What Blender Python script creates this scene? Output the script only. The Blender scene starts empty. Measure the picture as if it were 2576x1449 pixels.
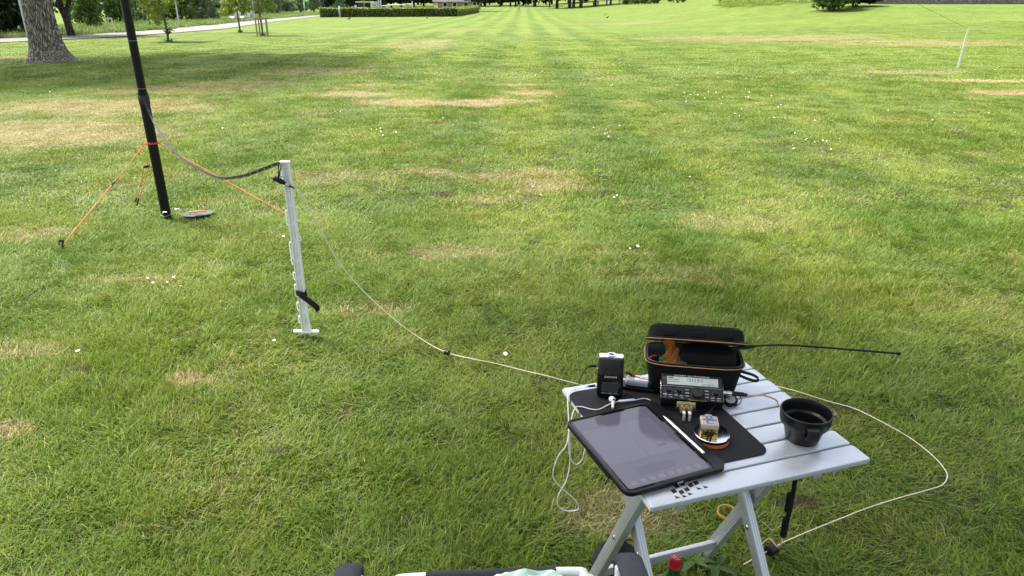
import bpy, bmesh, math, random
import numpy as np
from mathutils import Vector, Matrix, Euler

R = math.radians
random.seed(7)
rng = np.random.default_rng(11)
scene = bpy.context.scene
col = scene.collection

# ------------------------------------------------------------------ camera, sky, sun, exposure
CAM_H = 1.55
PITCH = math.atan(.4135)
cam = bpy.data.cameras.new('camera')
cam.sensor_width = 36.0
cam.lens = 1775 / 2576 * 36
cam.clip_start = .05
cam.clip_end = 3000
cam_o = bpy.data.objects.new('camera', cam)
cam_o.location = (0, 0, CAM_H)
cam_o.rotation_euler = (math.pi / 2 - PITCH, 0, 0)
col.objects.link(cam_o)
scene.camera = cam_o

SUN_DIR = Vector((-.42, .22, .88)).normalized()      # towards the sun: high, from the left and a little ahead
sun_el = math.asin(SUN_DIR.z)
world = bpy.data.worlds.new('World')
scene.world = world
world.use_nodes = True
wn = world.node_tree
bg = wn.nodes['Background']
sky_n = wn.nodes.new('ShaderNodeTexSky')
sky_n.sky_type = 'NISHITA'
sky_n.sun_disc = False
sky_n.sun_elevation = sun_el
sky_n.sun_rotation = math.atan2(SUN_DIR.x, SUN_DIR.y)
sky_n.air_density = 1.0
sky_n.dust_density = 3.5
sky_n.ozone_density = 1.0
hsv = wn.nodes.new('ShaderNodeHueSaturation')          # thin white cloud: the sky is paler than clear blue
hsv.inputs['Saturation'].default_value = .5
wn.links.new(sky_n.outputs[0], hsv.inputs['Color'])
wn.links.new(hsv.outputs[0], bg.inputs[0])
bg.inputs[1].default_value = .15

sun = bpy.data.lights.new('sun', 'SUN')
sun.energy = 3.5
sun.angle = R(12)
sun.color = (1, .95, .86)
sun_o = bpy.data.objects.new('sun', sun)
sun_o.rotation_euler = SUN_DIR.to_track_quat('Z', 'Y').to_euler()
sun_o.location = (-20, 10, 40)
col.objects.link(sun_o)

vs = scene.view_settings
vs.view_transform = 'Standard'
vs.look = 'None'
vs.exposure = 1.45
vs.gamma = 1
vs.use_curve_mapping = False
scene.cycles.max_bounces = 6
scene.cycles.diffuse_bounces = 3
scene.cycles.glossy_bounces = 3
scene.cycles.transmission_bounces = 5
scene.cycles.transparent_max_bounces = 6
scene.cycles.use_denoising = True
scene.cycles.denoising_prefilter = 'NONE'
scene.cycles.sample_clamp_indirect = 6
scene.cycles.caustics_reflective = False
scene.cycles.caustics_refractive = False

# ------------------------------------------------------------------ surveying helpers (frame 2576 x 1449)
F_PX = 1775.0
cP, sP = math.cos(PITCH), math.sin(PITCH)


def sstep(a, b, x):
    t = min(1, max(0, (x - a) / (b - a)))
    return t * t * (3 - 2 * t)


def height(x, y):
    d = min(max(y - 12, 0), 82)
    z = -.012 * d
    z += 1.55 * sstep(7, 30, x) * sstep(24, 64, y)
    z += 2.3 * sstep(15, 26, x * 66 / max(y, 66)) * sstep(58, 76, y) * (1 - sstep(24, 31, x) * (1 - sstep(68, 78, y)))
    return z


def ray(px, py):
    x = (px - 1288) / F_PX
    y = (724.5 - py) / F_PX
    return Vector((x, cP + y * sP, -sP + y * cP))


def at_y(px, py, Y):
    r = ray(px, py)
    t = Y / r.y
    return Vector((r.x * t, Y, CAM_H + r.z * t))


def at_z(px, py, z):
    r = ray(px, py)
    t = (z - CAM_H) / r.z
    return Vector((r.x * t, r.y * t, z))


def gp(px, py):
    """where the line of sight meets the lawn"""
    r = ray(px, py)
    t0, step = .5, .25
    t = t0
    while t < 900:
        p = r * t
        if CAM_H + p.z < height(p.x, p.y):
            lo, hi = t - step, t
            for _ in range(18):
                m = (lo + hi) / 2
                q = r * m
                if CAM_H + q.z < height(q.x, q.y):
                    hi = m
                else:
                    lo = m
            q = r * hi
            return Vector((q.x, q.y, height(q.x, q.y)))
        step = max(.25, t * .01)
        t += step
    p = r * 900
    return Vector((p.x, p.y, height(p.x, p.y)))


# ------------------------------------------------------------------ mesh helpers
class MB:
    def __init__(self):
        self.v = []
        self.f = []

    def add(self, verts, faces, m=None):
        b = len(self.v)
        for p in verts:
            p = Vector(p)
            self.v.append(tuple(m @ p) if m else tuple(p))
        self.f += [tuple(b + i for i in f) for f in faces]
        return self

    def box(self, c, s, m=None, bev=0):
        bm = bmesh.new()
        bmesh.ops.create_cube(bm, size=1)
        for v in bm.verts:
            v.co = Vector((v.co.x * s[0] + c[0], v.co.y * s[1] + c[1], v.co.z * s[2] + c[2]))
        if bev > 0:
            bmesh.ops.bevel(bm, geom=bm.edges[:], offset=min(bev, .49 * min(s)), segments=2, affect='EDGES', profile=.5)
        bm.verts.index_update()
        self.add([v.co.copy() for v in bm.verts], [[v.index for v in f.verts] for f in bm.faces], m)
        bm.free()
        return self

    def tube(self, pts, r, n=8, cap=True, m=None):
        pts = [Vector(p) for p in pts]
        rr = r if isinstance(r, (list, tuple)) else [r] * len(pts)
        tang = []
        for i in range(len(pts)):
            a = pts[max(0, i - 1)]
            b = pts[min(len(pts) - 1, i + 1)]
            t = (b - a)
            tang.append(t.normalized() if t.length > 1e-9 else Vector((0, 0, 1)))
        ref = Vector((0, 0, 1)) if abs(tang[0].z) < .9 else Vector((1, 0, 0))
        nrm = (ref - tang[0] * ref.dot(tang[0])).normalized()
        vs_, fs = [], []
        for i, p in enumerate(pts):
            nrm = (nrm - tang[i] * nrm.dot(tang[i])).normalized()
            bi = tang[i].cross(nrm)
            for k in range(n):
                a = 2 * math.pi * k / n
                vs_.append(p + (nrm * math.cos(a) + bi * math.sin(a)) * rr[i])
        for i in range(len(pts) - 1):
            for k in range(n):
                fs.append((i * n + k, i * n + (k + 1) % n, (i + 1) * n + (k + 1) % n, (i + 1) * n + k))
        if cap:
            fs.append(tuple(reversed(range(n))))
            fs.append(tuple((len(pts) - 1) * n + k for k in range(n)))
        return self.add(vs_, fs, m)

    def lathe(self, prof, n=32, m=None, closed=False):
        vs_, fs = [], []
        for (r, z) in prof:
            for k in range(n):
                a = 2 * math.pi * k / n
                vs_.append((r * math.cos(a), r * math.sin(a), z))
        L = len(prof)
        for i in range(L - 1 if not closed else L):
            j = (i + 1) % L
            for k in range(n):
                fs.append((i * n + k, i * n + (k + 1) % n, j * n + (k + 1) % n, j * n + k))
        if not closed:
            fs.append(tuple(reversed(range(n))))
            fs.append(tuple((L - 1) * n + k for k in range(n)))
        return self.add(vs_, fs, m)

    def prism(self, out, z0, z1, m=None, bev=0, seg=2):
        bm = bmesh.new()
        vb = [bm.verts.new((x, y, z0)) for x, y in out]
        f = bm.faces.new(vb)
        ret = bmesh.ops.extrude_face_region(bm, geom=[f])
        for g in ret['geom']:
            if isinstance(g, bmesh.types.BMVert):
                g.co.z = z1
        bmesh.ops.recalc_face_normals(bm, faces=bm.faces[:])
        if bev > 0:
            eds = [e for e in bm.edges if abs(e.verts[0].co.z - e.verts[1].co.z) < 1e-9]
            bmesh.ops.bevel(bm, geom=eds, offset=bev, segments=seg, affect='EDGES', profile=.5)
        bm.verts.index_update()
        self.add([v.co.copy() for v in bm.verts], [[v.index for v in f.verts] for f in bm.faces], m)
        bm.free()
        return self

    def loft(self, rings, m=None, cap=True):
        n = len(rings[0])
        vs_ = [p for r in rings for p in r]
        fs = []
        for i in range(len(rings) - 1):
            for k in range(n):
                fs.append((i * n + k, i * n + (k + 1) % n, (i + 1) * n + (k + 1) % n, (i + 1) * n + k))
        if cap:
            fs.append(tuple(reversed(range(n))))
            fs.append(tuple((len(rings) - 1) * n + k for k in range(n)))
        return self.add(vs_, fs, m)

    def ribbon(self, pts, side, w, th=.0012, m=None):
        """a flat strap along pts; side = its width direction (one vector or one per point)"""
        pts = [Vector(p) for p in pts]
        rings = []
        for i, p in enumerate(pts):
            t = (pts[min(i + 1, len(pts) - 1)] - pts[max(i - 1, 0)]).normalized()
            s = Vector(side[i] if isinstance(side[0], (tuple, list, Vector)) else side)
            s = (s - t * s.dot(t)).normalized()
            nn = t.cross(s)
            rings.append([p + s * w / 2 + nn * th / 2, p - s * w / 2 + nn * th / 2,
                          p - s * w / 2 - nn * th / 2, p + s * w / 2 - nn * th / 2])
        return self.loft(rings, m)


def catmull(pts, n=8):
    pts = [Vector(p) for p in pts]
    out = []
    P = [pts[0] * 2 - pts[1]] + pts + [pts[-1] * 2 - pts[-2]]
    for i in range(1, len(P) - 2):
        for k in range(n):
            t = k / n
            a, b, c, d = P[i - 1], P[i], P[i + 1], P[i + 2]
            out.append(.5 * ((2 * b) + (c - a) * t + (2 * a - 5 * b + 4 * c - d) * t * t + (3 * b - a - 3 * c + d) * t ** 3))
    out.append(pts[-1])
    return out


def rrect(x0, y0, x1, y1, r, n=6):
    rs = r if isinstance(r, (list, tuple)) else [r] * 4
    out = []
    for (cx, cy, a0, rad) in ((x1 - rs[0], y1 - rs[0], 0, rs[0]), (x0 + rs[1], y1 - rs[1], 90, rs[1]),
                              (x0 + rs[2], y0 + rs[2], 180, rs[2]), (x1 - rs[3], y0 + rs[3], 270, rs[3])):
        for k in range(n + 1):
            a = R(a0 + 90 * k / n)
            out.append((cx + rad * math.cos(a), cy + rad * math.sin(a)))
    return out


def superell(a, b, z, e=.5, n=40, cx=0, cy=0):
    out = []
    for k in range(n):
        t = 2 * math.pi * k / n
        c, s = math.cos(t), math.sin(t)
        out.append((cx + a * math.copysign(abs(c) ** e, c), cy + b * math.copysign(abs(s) ** e, s), z))
    return out


def obj(name, mb, mat, parent=None, smooth=True, loc=None, rot=None, angle=35):
    me = bpy.data.meshes.new(name)
    if isinstance(mb, MB):
        me.from_pydata(mb.v, [], mb.f)
    else:
        mb.to_mesh(me)
        mb.free()
    bm = bmesh.new()
    bm.from_mesh(me)
    bmesh.ops.recalc_face_normals(bm, faces=bm.faces[:])
    if smooth:
        for f in bm.faces:
            f.smooth = True
        for e in bm.edges:
            if len(e.link_faces) == 2 and e.calc_face_angle(0) > R(angle):
                e.smooth = False
    bm.to_mesh(me)
    bm.free()
    if mat:
        me.materials.append(mat)
    o = bpy.data.objects.new(name, me)
    col.objects.link(o)
    if parent:
        o.parent = parent
    if loc is not None:
        o.location = loc
    if rot is not None:
        o.rotation_euler = rot
    return o


def tag(o, label=None, cat=None, group=None, kind=None):
    if label:
        o['label'] = label
    if cat:
        o['category'] = cat
    if group:
        o['group'] = group
    if kind:
        o['kind'] = kind
    return o


def thing(name, label, cat, loc=(0, 0, 0), rot=(0, 0, 0), group=None):
    o = bpy.data.objects.new(name, None)
    o.empty_display_size = .1
    col.objects.link(o)
    o.location = loc
    o.rotation_euler = rot
    return tag(o, label, cat, group)


def dup(root, label, loc=None, rot=None, scale=None, group=None):
    r = root.copy()
    col.objects.link(r)
    for ch in list(root.children):
        c = ch.copy()
        col.objects.link(c)
        c.parent = r
        for g in list(ch.children):
            d = g.copy()
            col.objects.link(d)
            d.parent = c
    if loc is not None:
        r.location = loc
    if rot is not None:
        r.rotation_euler = rot
    if scale is not None:
        r.scale = scale
    return tag(r, label, None, group)


def shift(pts, o):
    o = Vector(o)
    return [Vector(p) - o for p in pts]


# ------------------------------------------------------------------ material helpers
class NT:
    def __init__(self, tree):
        self.t = tree

    def n(self, typ, **kw):
        nd = self.t.nodes.new(typ)
        for k, v in kw.items():
            setattr(nd, k, v)
        return nd

    def l(self, a, b):
        self.t.links.new(a, b)

    def math(self, op, a, b=None, clamp=False):
        nd = self.n('ShaderNodeMath', operation=op, use_clamp=clamp)
        for i, v in enumerate((a, b)):
            if v is None:
                continue
            if isinstance(v, (int, float)):
                nd.inputs[i].default_value = v
            else:
                self.l(v, nd.inputs[i])
        return nd.outputs[0]

    def mix(self, fac, a, b, mode='MIX'):
        nd = self.n('ShaderNodeMix', data_type='RGBA', blend_type=mode)
        for sock, v in ((nd.inputs[0], fac), (nd.inputs[6], a), (nd.inputs[7], b)):
            if isinstance(v, (int, float)):
                sock.default_value = v
            elif isinstance(v, tuple):
                sock.default_value = (*v[:3], 1)
            else:
                self.l(v, sock)
        return nd.outputs[2]

    def noise(self, vec, scale, detail=3, rough=.55, dist=0):
        nd = self.n('ShaderNodeTexNoise')
        nd.inputs['Scale'].default_value = scale
        nd.inputs['Detail'].default_value = detail
        nd.inputs['Roughness'].default_value = rough
        nd.inputs['Distortion'].default_value = dist
        if vec is not None:
            self.l(vec, nd.inputs['Vector'])
        return nd

    def ramp(self, v, lo, hi, smooth=True):
        nd = self.n('ShaderNodeMapRange', interpolation_type='SMOOTHSTEP' if smooth else 'LINEAR')
        self.l(v, nd.inputs[0])
        nd.inputs[1].default_value = lo
        nd.inputs[2].default_value = hi
        return nd.outputs[0]


MATS = {}


def pm(name, color, rough=.5, metal=0, var=.12, nscale=30, bump=0, bscale=200, rvar=.1, spec=.5, coat=0,
       trans=0, ior=1.45, emit=None, estr=0, coord='Object'):
    """a plain painted/plastic/metal surface with a little mottling, uneven gloss and grain"""
    if name in MATS:
        return MATS[name]
    m = bpy.data.materials.new(name)
    m.use_nodes = True
    t = NT(m.node_tree)
    b = m.node_tree.nodes['Principled BSDF']
    tc = t.n('ShaderNodeTexCoord')
    nz = t.noise(tc.outputs[coord], nscale, 4)
    dark = tuple(c * (1 - var) for c in color)
    lite = tuple(min(1, c * (1 + var)) for c in color)
    t.l(t.mix(nz.outputs[0], dark, lite), b.inputs['Base Color'])
    nd = t.n('ShaderNodeMapRange')
    nd.inputs[3].default_value = max(.02, rough - rvar)
    nd.inputs[4].default_value = min(1, rough + rvar)
    nz2 = t.noise(tc.outputs[coord], nscale * 2.7, 3)
    t.l(nz2.outputs[0], nd.inputs[0])
    t.l(nd.outputs[0], b.inputs['Roughness'])
    b.inputs['Metallic'].default_value = metal
    b.inputs['Specular IOR Level'].default_value = spec
    b.inputs['Coat Weight'].default_value = coat
    b.inputs['Transmission Weight'].default_value = trans
    b.inputs['IOR'].default_value = ior
    if emit:
        b.inputs['Emission Color'].default_value = (*emit, 1)
        b.inputs['Emission Strength'].default_value = estr
    if bump:
        nb = t.noise(tc.outputs[coord], bscale, 3)
        bp = t.n('ShaderNodeBump')
        bp.inputs['Strength'].default_value = bump
        bp.inputs['Distance'].default_value = .002
        t.l(nb.outputs[0], bp.inputs['Height'])
        t.l(bp.outputs[0], b.inputs['Normal'])
    MATS[name] = m
    return m


def weave(name, color, scale, strength=.6, rough=.8, dist=.001, col2=None):
    """fabric or mesh grille: two crossed wave patterns as relief"""
    m = bpy.data.materials.new(name)
    m.use_nodes = True
    t = NT(m.node_tree)
    b = m.node_tree.nodes['Principled BSDF']
    tc = t.n('ShaderNodeTexCoord')
    hs = []
    for d in ('X', 'Z'):
        w = t.n('ShaderNodeTexWave', wave_type='BANDS', bands_direction=d, wave_profile='SIN')
        w.inputs['Scale'].default_value = scale
        w.inputs['Distortion'].default_value = .6
        w.inputs['Detail'].default_value = 1
        t.l(tc.outputs['Object'], w.inputs['Vector'])
        hs.append(w.outputs['Fac'])
    h = t.math('MULTIPLY', hs[0], hs[1])
    bp = t.n('ShaderNodeBump')
    bp.inputs['Strength'].default_value = strength
    bp.inputs['Distance'].default_value = dist
    t.l(h, bp.inputs['Height'])
    t.l(bp.outputs[0], b.inputs['Normal'])
    t.l(t.mix(h, tuple(c * .6 for c in color), col2 or tuple(min(1, c * 1.3) for c in color)), b.inputs['Base Color'])
    b.inputs['Roughness'].default_value = rough
    return m


# print first: the font curves are turned to flat meshes while the scene is still small
def text_meshes(items):
    tmp = []
    for key, body in items.items():
        cu = bpy.data.curves.new('t', 'FONT')
        cu.body = body
        cu.size = 1
        cu.align_x = 'CENTER'
        cu.align_y = 'CENTER'
        cu.resolution_u = 2
        o = bpy.data.objects.new('t', cu)
        col.objects.link(o)
        tmp.append((key, o))
    dg = bpy.context.evaluated_depsgraph_get()
    out = {}
    for key, o in tmp:
        me = o.evaluated_get(dg).to_mesh()
        vs_ = [tuple(v.co) for v in me.vertices]
        fs = [tuple(p.vertices) for p in me.polygons]
        w = max(v[0] for v in vs_) - min(v[0] for v in vs_)
        out[key] = (vs_, fs, w)
        o.evaluated_get(dg).to_mesh_clear()
    for key, o in tmp:
        cu = o.data
        bpy.data.objects.remove(o)
        bpy.data.curves.remove(cu)
    return out


TXT = text_meshes(dict(brand='ELECRAFT  KX2 TRANSCEIVER', freq='10113.0', freq2='00:00.11', zoom='ZOOM', pre='PRE', fil='FIL', atu='ATU',
                       xmit='XMIT', data='DATA', msg='MSG', rate='RATE', mode='MODE', band='BAND', ab='A/B', rit='RIT', disp='DISP',
                       nr='NR', af='AF-RF', tune='TUNE', menu='MENU', split='SPLIT', schloss='SCHLOSS', quelle='QUELLE', two='2',
                       eight='8', cells='Li-Ion 11.1V', wh='2.6 Ah'))


def put_text(mb, key, c, height_, width=None, m=None, flipx=1):
    vs_, fs, w = TXT[key]
    sx = (width / w) if width else height_ / .7
    sy = height_ / .7
    mb.add([(c[0] + v[0] * sx * flipx, c[1] + v[1] * sy, c[2]) for v in vs_], fs, m)


# ------------------------------------------------------------------ common materials
alu = pm('brushed_aluminium', (.56, .59, .63), .40, .45, .03, 12)
alu_leg = pm('aluminium_leg', (.50, .51, .52), .42, .5, .05, 12)
white_plastic = pm('white_plastic', (.78, .79, .78), .4, 0, .05, 20)
grey_plastic = pm('grey_plastic', (.33, .34, .35), .5, 0, .08)
blk = pm('black_plastic', (.006, .006, .0065), .38, 0, .2, 40, spec=.35)
blk_gloss = pm('black_gloss', (.004, .004, .005), .14, 0, .1, 30, spec=.4)
blk_matte = pm('black_matte', (.006, .006, .0065), .75, 0, .2, 40, spec=.25)
rubber = pm('black_rubber', (.006, .006, .006), .6, spec=.3)
chrome = pm('chrome', (.82, .83, .85), .09, 1, .03, 30, rvar=.04)
nickel = pm('nickel', (.6, .59, .57), .25, 1, .1)
brass = pm('brass', (.62, .43, .14), .28, 1, .12, 60)
white_ink = pm('white_print', (.8, .8, .8), .5)
red_paint = pm('red_cap', (.42, .012, .02), .35, .2, .1)
white_cable = pm('white_cable', (.8, .8, .8), .4)
coax_mat = pm('coax_jacket', (.70, .59, .46), .4, 0, .1)
coax_pink = pm('coax_tan', (.55, .33, .22), .35, 0, .1)

# ------------------------------------------------------------------ lawn colour (the turf's own tones; far ground also has blade self-shade mixed in)
DRY = [  # px, py, half width m, half depth m, strength: straw-coloured worn turf
    (40, 335, 2.0, 1.1, .68), (250, 268, 1.9, 1.0, .66), (430, 228, 1.6, .8, .6), (610, 212, 1.5, .7, .5), (780, 180, 1.5, 1.0, .4),
    (890, 238, .8, .5, .8), (1000, 258, .8, .33, .95), (1130, 263, .85, .28, 1), (1250, 255, .75, .28, .95),
    (1335, 235, .5, .42, 1), (1300, 215, .6, .2, .8), (930, 215, .7, .3, .5),
    (1270, 440, .75, .22, .5), (1040, 428, .45, .12, .55), (1390, 468, .4, .3, .5), (820, 445, .6, .25, .3), (1240, 500, .3, .15, .4),
    (2480, 205, 1.3, .35, .85), (2545, 235, .9, .4, 1), (2300, 182, 1.4, .5, .5),
    (1900, 96, 6, 3.0, .6), (2300, 108, 5, 2.2, .6), (1560, 60, 5, 4, .4), (1060, 110, 1.6, 5, .45), (1150, 75, 2, 4, .4),
    (480, 960, .10, .07, .85), (20, 890, .3, .1, .45), (20, 1085, .1, .06, .8), (1560, 1290, .2, .13, .6), (930, 780, .3, .1, .35),
    (330, 705, .35, .1, .35), (40, 590, .4, .2, .4), (40, 146, 1.2, .45, .9), (330, 88, 2.0, .5, .5), (1150, 640, .4, .15, .4), (1700, 700, .5, .2, .3),
    (1860, 560, .6, .25, .35)]
SOIL = [(1370, 416, .12, .07), (1520, 488, .11, .06), (1215, 520, .12, .06), (1110, 490, .16, .1), (2415, 340, .22, .08), (2440, 515, .17, .06),
        (2530, 522, .1, .05), (2110, 580, .08, .05), (1120, 410, .1, .05), (1020, 475, .09, .05), (700, 1140, .06, .03), (2010, 1265, .09, .04), (205, 940, .06, .03)]


def lawn_nodes(t):
    geo = t.n('ShaderNodeNewGeometry')
    P = geo.outputs['Position']
    wob = t.noise(P, 1.6, 4, .65)
    sub = t.n('ShaderNodeVectorMath', operation='SUBTRACT')
    t.l(wob.outputs['Color'], sub.inputs[0])
    sub.inputs[1].default_value = (.5, .5, .5)
    ma = t.n('ShaderNodeVectorMath', operation='MULTIPLY_ADD')
    t.l(sub.outputs[0], ma.inputs[0])
    ma.inputs[1].default_value = (.95, .7, 0)
    flat = t.n('ShaderNodeVectorMath', operation='MULTIPLY')
    t.l(P, flat.inputs[0])
    flat.inputs[1].default_value = (1, 1, 0)
    t.l(flat.outputs[0], ma.inputs[2])
    Q = ma.outputs[0]
    sm = t.n('ShaderNodeVectorMath', operation='MULTIPLY_ADD')      # finer wobble for the small bare spots
    t.l(sub.outputs[0], sm.inputs[0])
    sm.inputs[1].default_value = (.1, .07, 0)
    t.l(flat.outputs[0], sm.inputs[2])

    def patches(lst, vec, inner, outer):
        acc = None
        for p in lst:
            g = gp(p[0], p[1])
            a = t.n('ShaderNodeVectorMath', operation='MULTIPLY_ADD')
            t.l(vec, a.inputs[0])
            a.inputs[1].default_value = (1 / p[2], 1 / p[3], 0)
            a.inputs[2].default_value = (-g.x / p[2], -g.y / p[3], 0)
            ln = t.n('ShaderNodeVectorMath', operation='LENGTH')
            t.l(a.outputs[0], ln.inputs[0])
            mr = t.n('ShaderNodeMapRange', interpolation_type='SMOOTHSTEP')
            t.l(ln.outputs['Value'], mr.inputs[0])
            mr.inputs[1].default_value = inner
            mr.inputs[2].default_value = outer
            mr.inputs[3].default_value = p[4] if len(p) > 4 else 1
            mr.inputs[4].default_value = 0
            acc = mr.outputs[0] if acc is None else t.math('MAXIMUM', acc, mr.outputs[0])
        return acc
    near = [p for p in DRY if p[2] < .36]
    far = [p for p in DRY if p[2] >= .36]
    dry = t.math('MAXIMUM', patches(far, Q, .55, 1.3), patches(near, sm.outputs[0], .4, 1.4))
    soil = patches(SOIL, sm.outputs[0], .4, 1.2)
    n_big = t.noise(P, .3, 3)
    n_mid = t.noise(P, 1.3, 4, .6)
    n_sml = t.noise(P, 5.5, 3)
    d2 = t.ramp(n_mid.outputs[0], .5, .82)
    d3 = t.ramp(n_sml.outputs[0], .56, .8)
    dry2 = t.math('ADD', t.math('MULTIPLY', d2, .42), t.math('MULTIPLY', d3, .32))
    dry = t.math('MAXIMUM', dry, dry2, True)
    # mowing stripes running away from the viewer
    sep = t.n('ShaderNodeSeparateXYZ')
    t.l(P, sep.inputs[0])
    xs = t.math('ADD', t.math('MULTIPLY', sep.outputs[0], 3.3), t.math('MULTIPLY', sep.outputs[1], -.05))
    brk = t.noise(P, .16, 3)
    win = t.math('MULTIPLY', t.ramp(t.math('ABSOLUTE', t.math('ADD', sep.outputs[0], 2.5)), 11, 4), t.ramp(brk.outputs[0], .38, .6))
    xs = t.math('ADD', xs, t.math('MULTIPLY', n_big.outputs[0], 3.0))
    st = t.math('MULTIPLY', t.math('SINE', xs), win)
    g1 = t.mix(t.ramp(n_big.outputs[0], .3, .7), (.165, .245, .028), (.21, .275, .036))
    g2 = t.mix(t.ramp(n_mid.outputs[0], .25, .7), (.115, .21, .028), g1)
    g2 = t.mix(1.0, g2, t.mix(t.ramp(st, -.7, .7), (.80, .85, .82), (1.06, 1.05, 1.06)), 'MULTIPLY')
    g2 = t.mix(t.math('MULTIPLY', t.ramp(st, -.6, .6), .3), g2, (.27, .30, .07))
    return g2, dry, soil, n_sml.outputs[0]


def ground_material():
    m = bpy.data.materials.new('lawn_turf')
    m.use_nodes = True
    t = NT(m.node_tree)
    b = m.node_tree.nodes['Principled BSDF']
    g, dry, soil, ns = lawn_nodes(t)
    geo = t.n('ShaderNodeNewGeometry')
    fine = t.noise(geo.outputs['Position'], 14, 5, .7)
    fib = t.noise(geo.outputs['Position'], 55, 4, .7)
    c = t.mix(dry, g, (.40, .30, .135))
    far1 = t.noise(geo.outputs['Position'], .22, 4, .65)
    far2 = t.noise(geo.outputs['Position'], .9, 4, .7)
    fz_ = t.math('ADD', t.math('MULTIPLY', t.ramp(fine.outputs[0], .3, .75), .4), t.math('ADD', t.math('MULTIPLY', t.ramp(far1.outputs[0], .35, .65), .3), t.math('MULTIPLY', t.ramp(far2.outputs[0], .3, .7), .3)))
    c = t.mix(fz_, (.44, .47, .44), (.80, .79, .80))
    c0 = t.mix(dry, g, (.33, .25, .115))
    c = t.mix(1.0, c0, c, 'MULTIPLY')  # random tone; also darkens far ground for blades' self-shading, painted into the colour
    sp = t.n('ShaderNodeSeparateXYZ')
    t.l(geo.outputs['Position'], sp.inputs[0])
    thatch = t.mix(dry, t.mix(fib.outputs[0], (.030, .040, .012), (.075, .085, .03)), (.22, .165, .08))
    c = t.mix(t.ramp(sp.outputs[1], 9, 26), thatch, c)
    c = t.mix(soil, c, (.065, .045, .03))
    t.l(c, b.inputs['Base Color'])
    b.inputs['Roughness'].default_value = .9
    b.inputs['Specular IOR Level'].default_value = .15
    bp = t.n('ShaderNodeBump')
    bp.inputs['Strength'].default_value = .8
    bp.inputs['Distance'].default_value = .03
    t.l(t.math('ADD', fine.outputs[0], t.math('MULTIPLY', fib.outputs[0], .5)), bp.inputs['Height'])
    t.l(bp.outputs[0], b.inputs['Normal'])
    return m


def blade_material():
    m = bpy.data.materials.new('grass_blade')
    m.use_nodes = True
    t = NT(m.node_tree)
    b = m.node_tree.nodes['Principled BSDF']
    g, dry, soil, ns = lawn_nodes(t)
    at = t.n('ShaderNodeAttribute', attribute_name='rnd')
    rnd = at.outputs['Fac']
    # a blade is straw when its own draw falls under the local dryness
    straw = t.ramp(t.math('SUBTRACT', t.math('ADD', t.math('MULTIPLY', dry, 1.05), .045), rnd), -.06, .1)
    sc = t.mix(t.math('FRACT', t.math('MULTIPLY', rnd, 17.3)), (.27, .205, .09), (.50, .41, .22))
    hue = t.math('FRACT', t.math('MULTIPLY', rnd, 7.7))
    gv = t.mix(hue, (.55, .66, .6), (1.42, 1.25, 1.15))
    c = t.mix(1.0, g, gv, 'MULTIPLY')
    c = t.mix(straw, c, sc)
    c = t.mix(t.math('MULTIPLY', soil, .85), c, (.10, .07, .04))
    t.l(c, b.inputs['Base Color'])
    b.inputs['Roughness'].default_value = .5
    b.inputs['Specular IOR Level'].default_value = .22
    tr = t.n('ShaderNodeBsdfTranslucent')
    t.l(t.mix(1.0, c, (1.0, 1.15, .6), 'MULTIPLY'), tr.inputs[0])
    ms = t.n('ShaderNodeMixShader')
    ms.inputs[0].default_value = .28
    t.l(b.outputs[0], ms.inputs[1])
    t.l(tr.outputs[0], ms.inputs[2])
    t.l(ms.outputs[0], m.node_tree.nodes['Material Output'].inputs[0])
    return m


def leaf_material(name, c1, c2, trans=.3, rough=.5):
    m = bpy.data.materials.new(name)
    m.use_nodes = True
    t = NT(m.node_tree)
    b = m.node_tree.nodes['Principled BSDF']
    at = t.n('ShaderNodeAttribute', attribute_name='rnd')
    geo = t.n('ShaderNodeNewGeometry')
    nz = t.noise(geo.outputs['Position'], 1.4, 2)
    f = t.math('ADD', t.math('MULTIPLY', at.outputs['Fac'], .65), t.math('MULTIPLY', t.ramp(nz.outputs[0], .3, .7), .35))
    c = t.mix(f, c1, c2)
    t.l(c, b.inputs['Base Color'])
    b.inputs['Roughness'].default_value = rough
    b.inputs['Specular IOR Level'].default_value = .3
    tr = t.n('ShaderNodeBsdfTranslucent')
    t.l(c, tr.inputs[0])
    ms = t.n('ShaderNodeMixShader')
    ms.inputs[0].default_value = trans
    t.l(b.outputs[0], ms.inputs[1])
    t.l(tr.outputs[0], ms.inputs[2])
    t.l(ms.outputs[0], m.node_tree.nodes['Material Output'].inputs[0])
    return m


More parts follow.
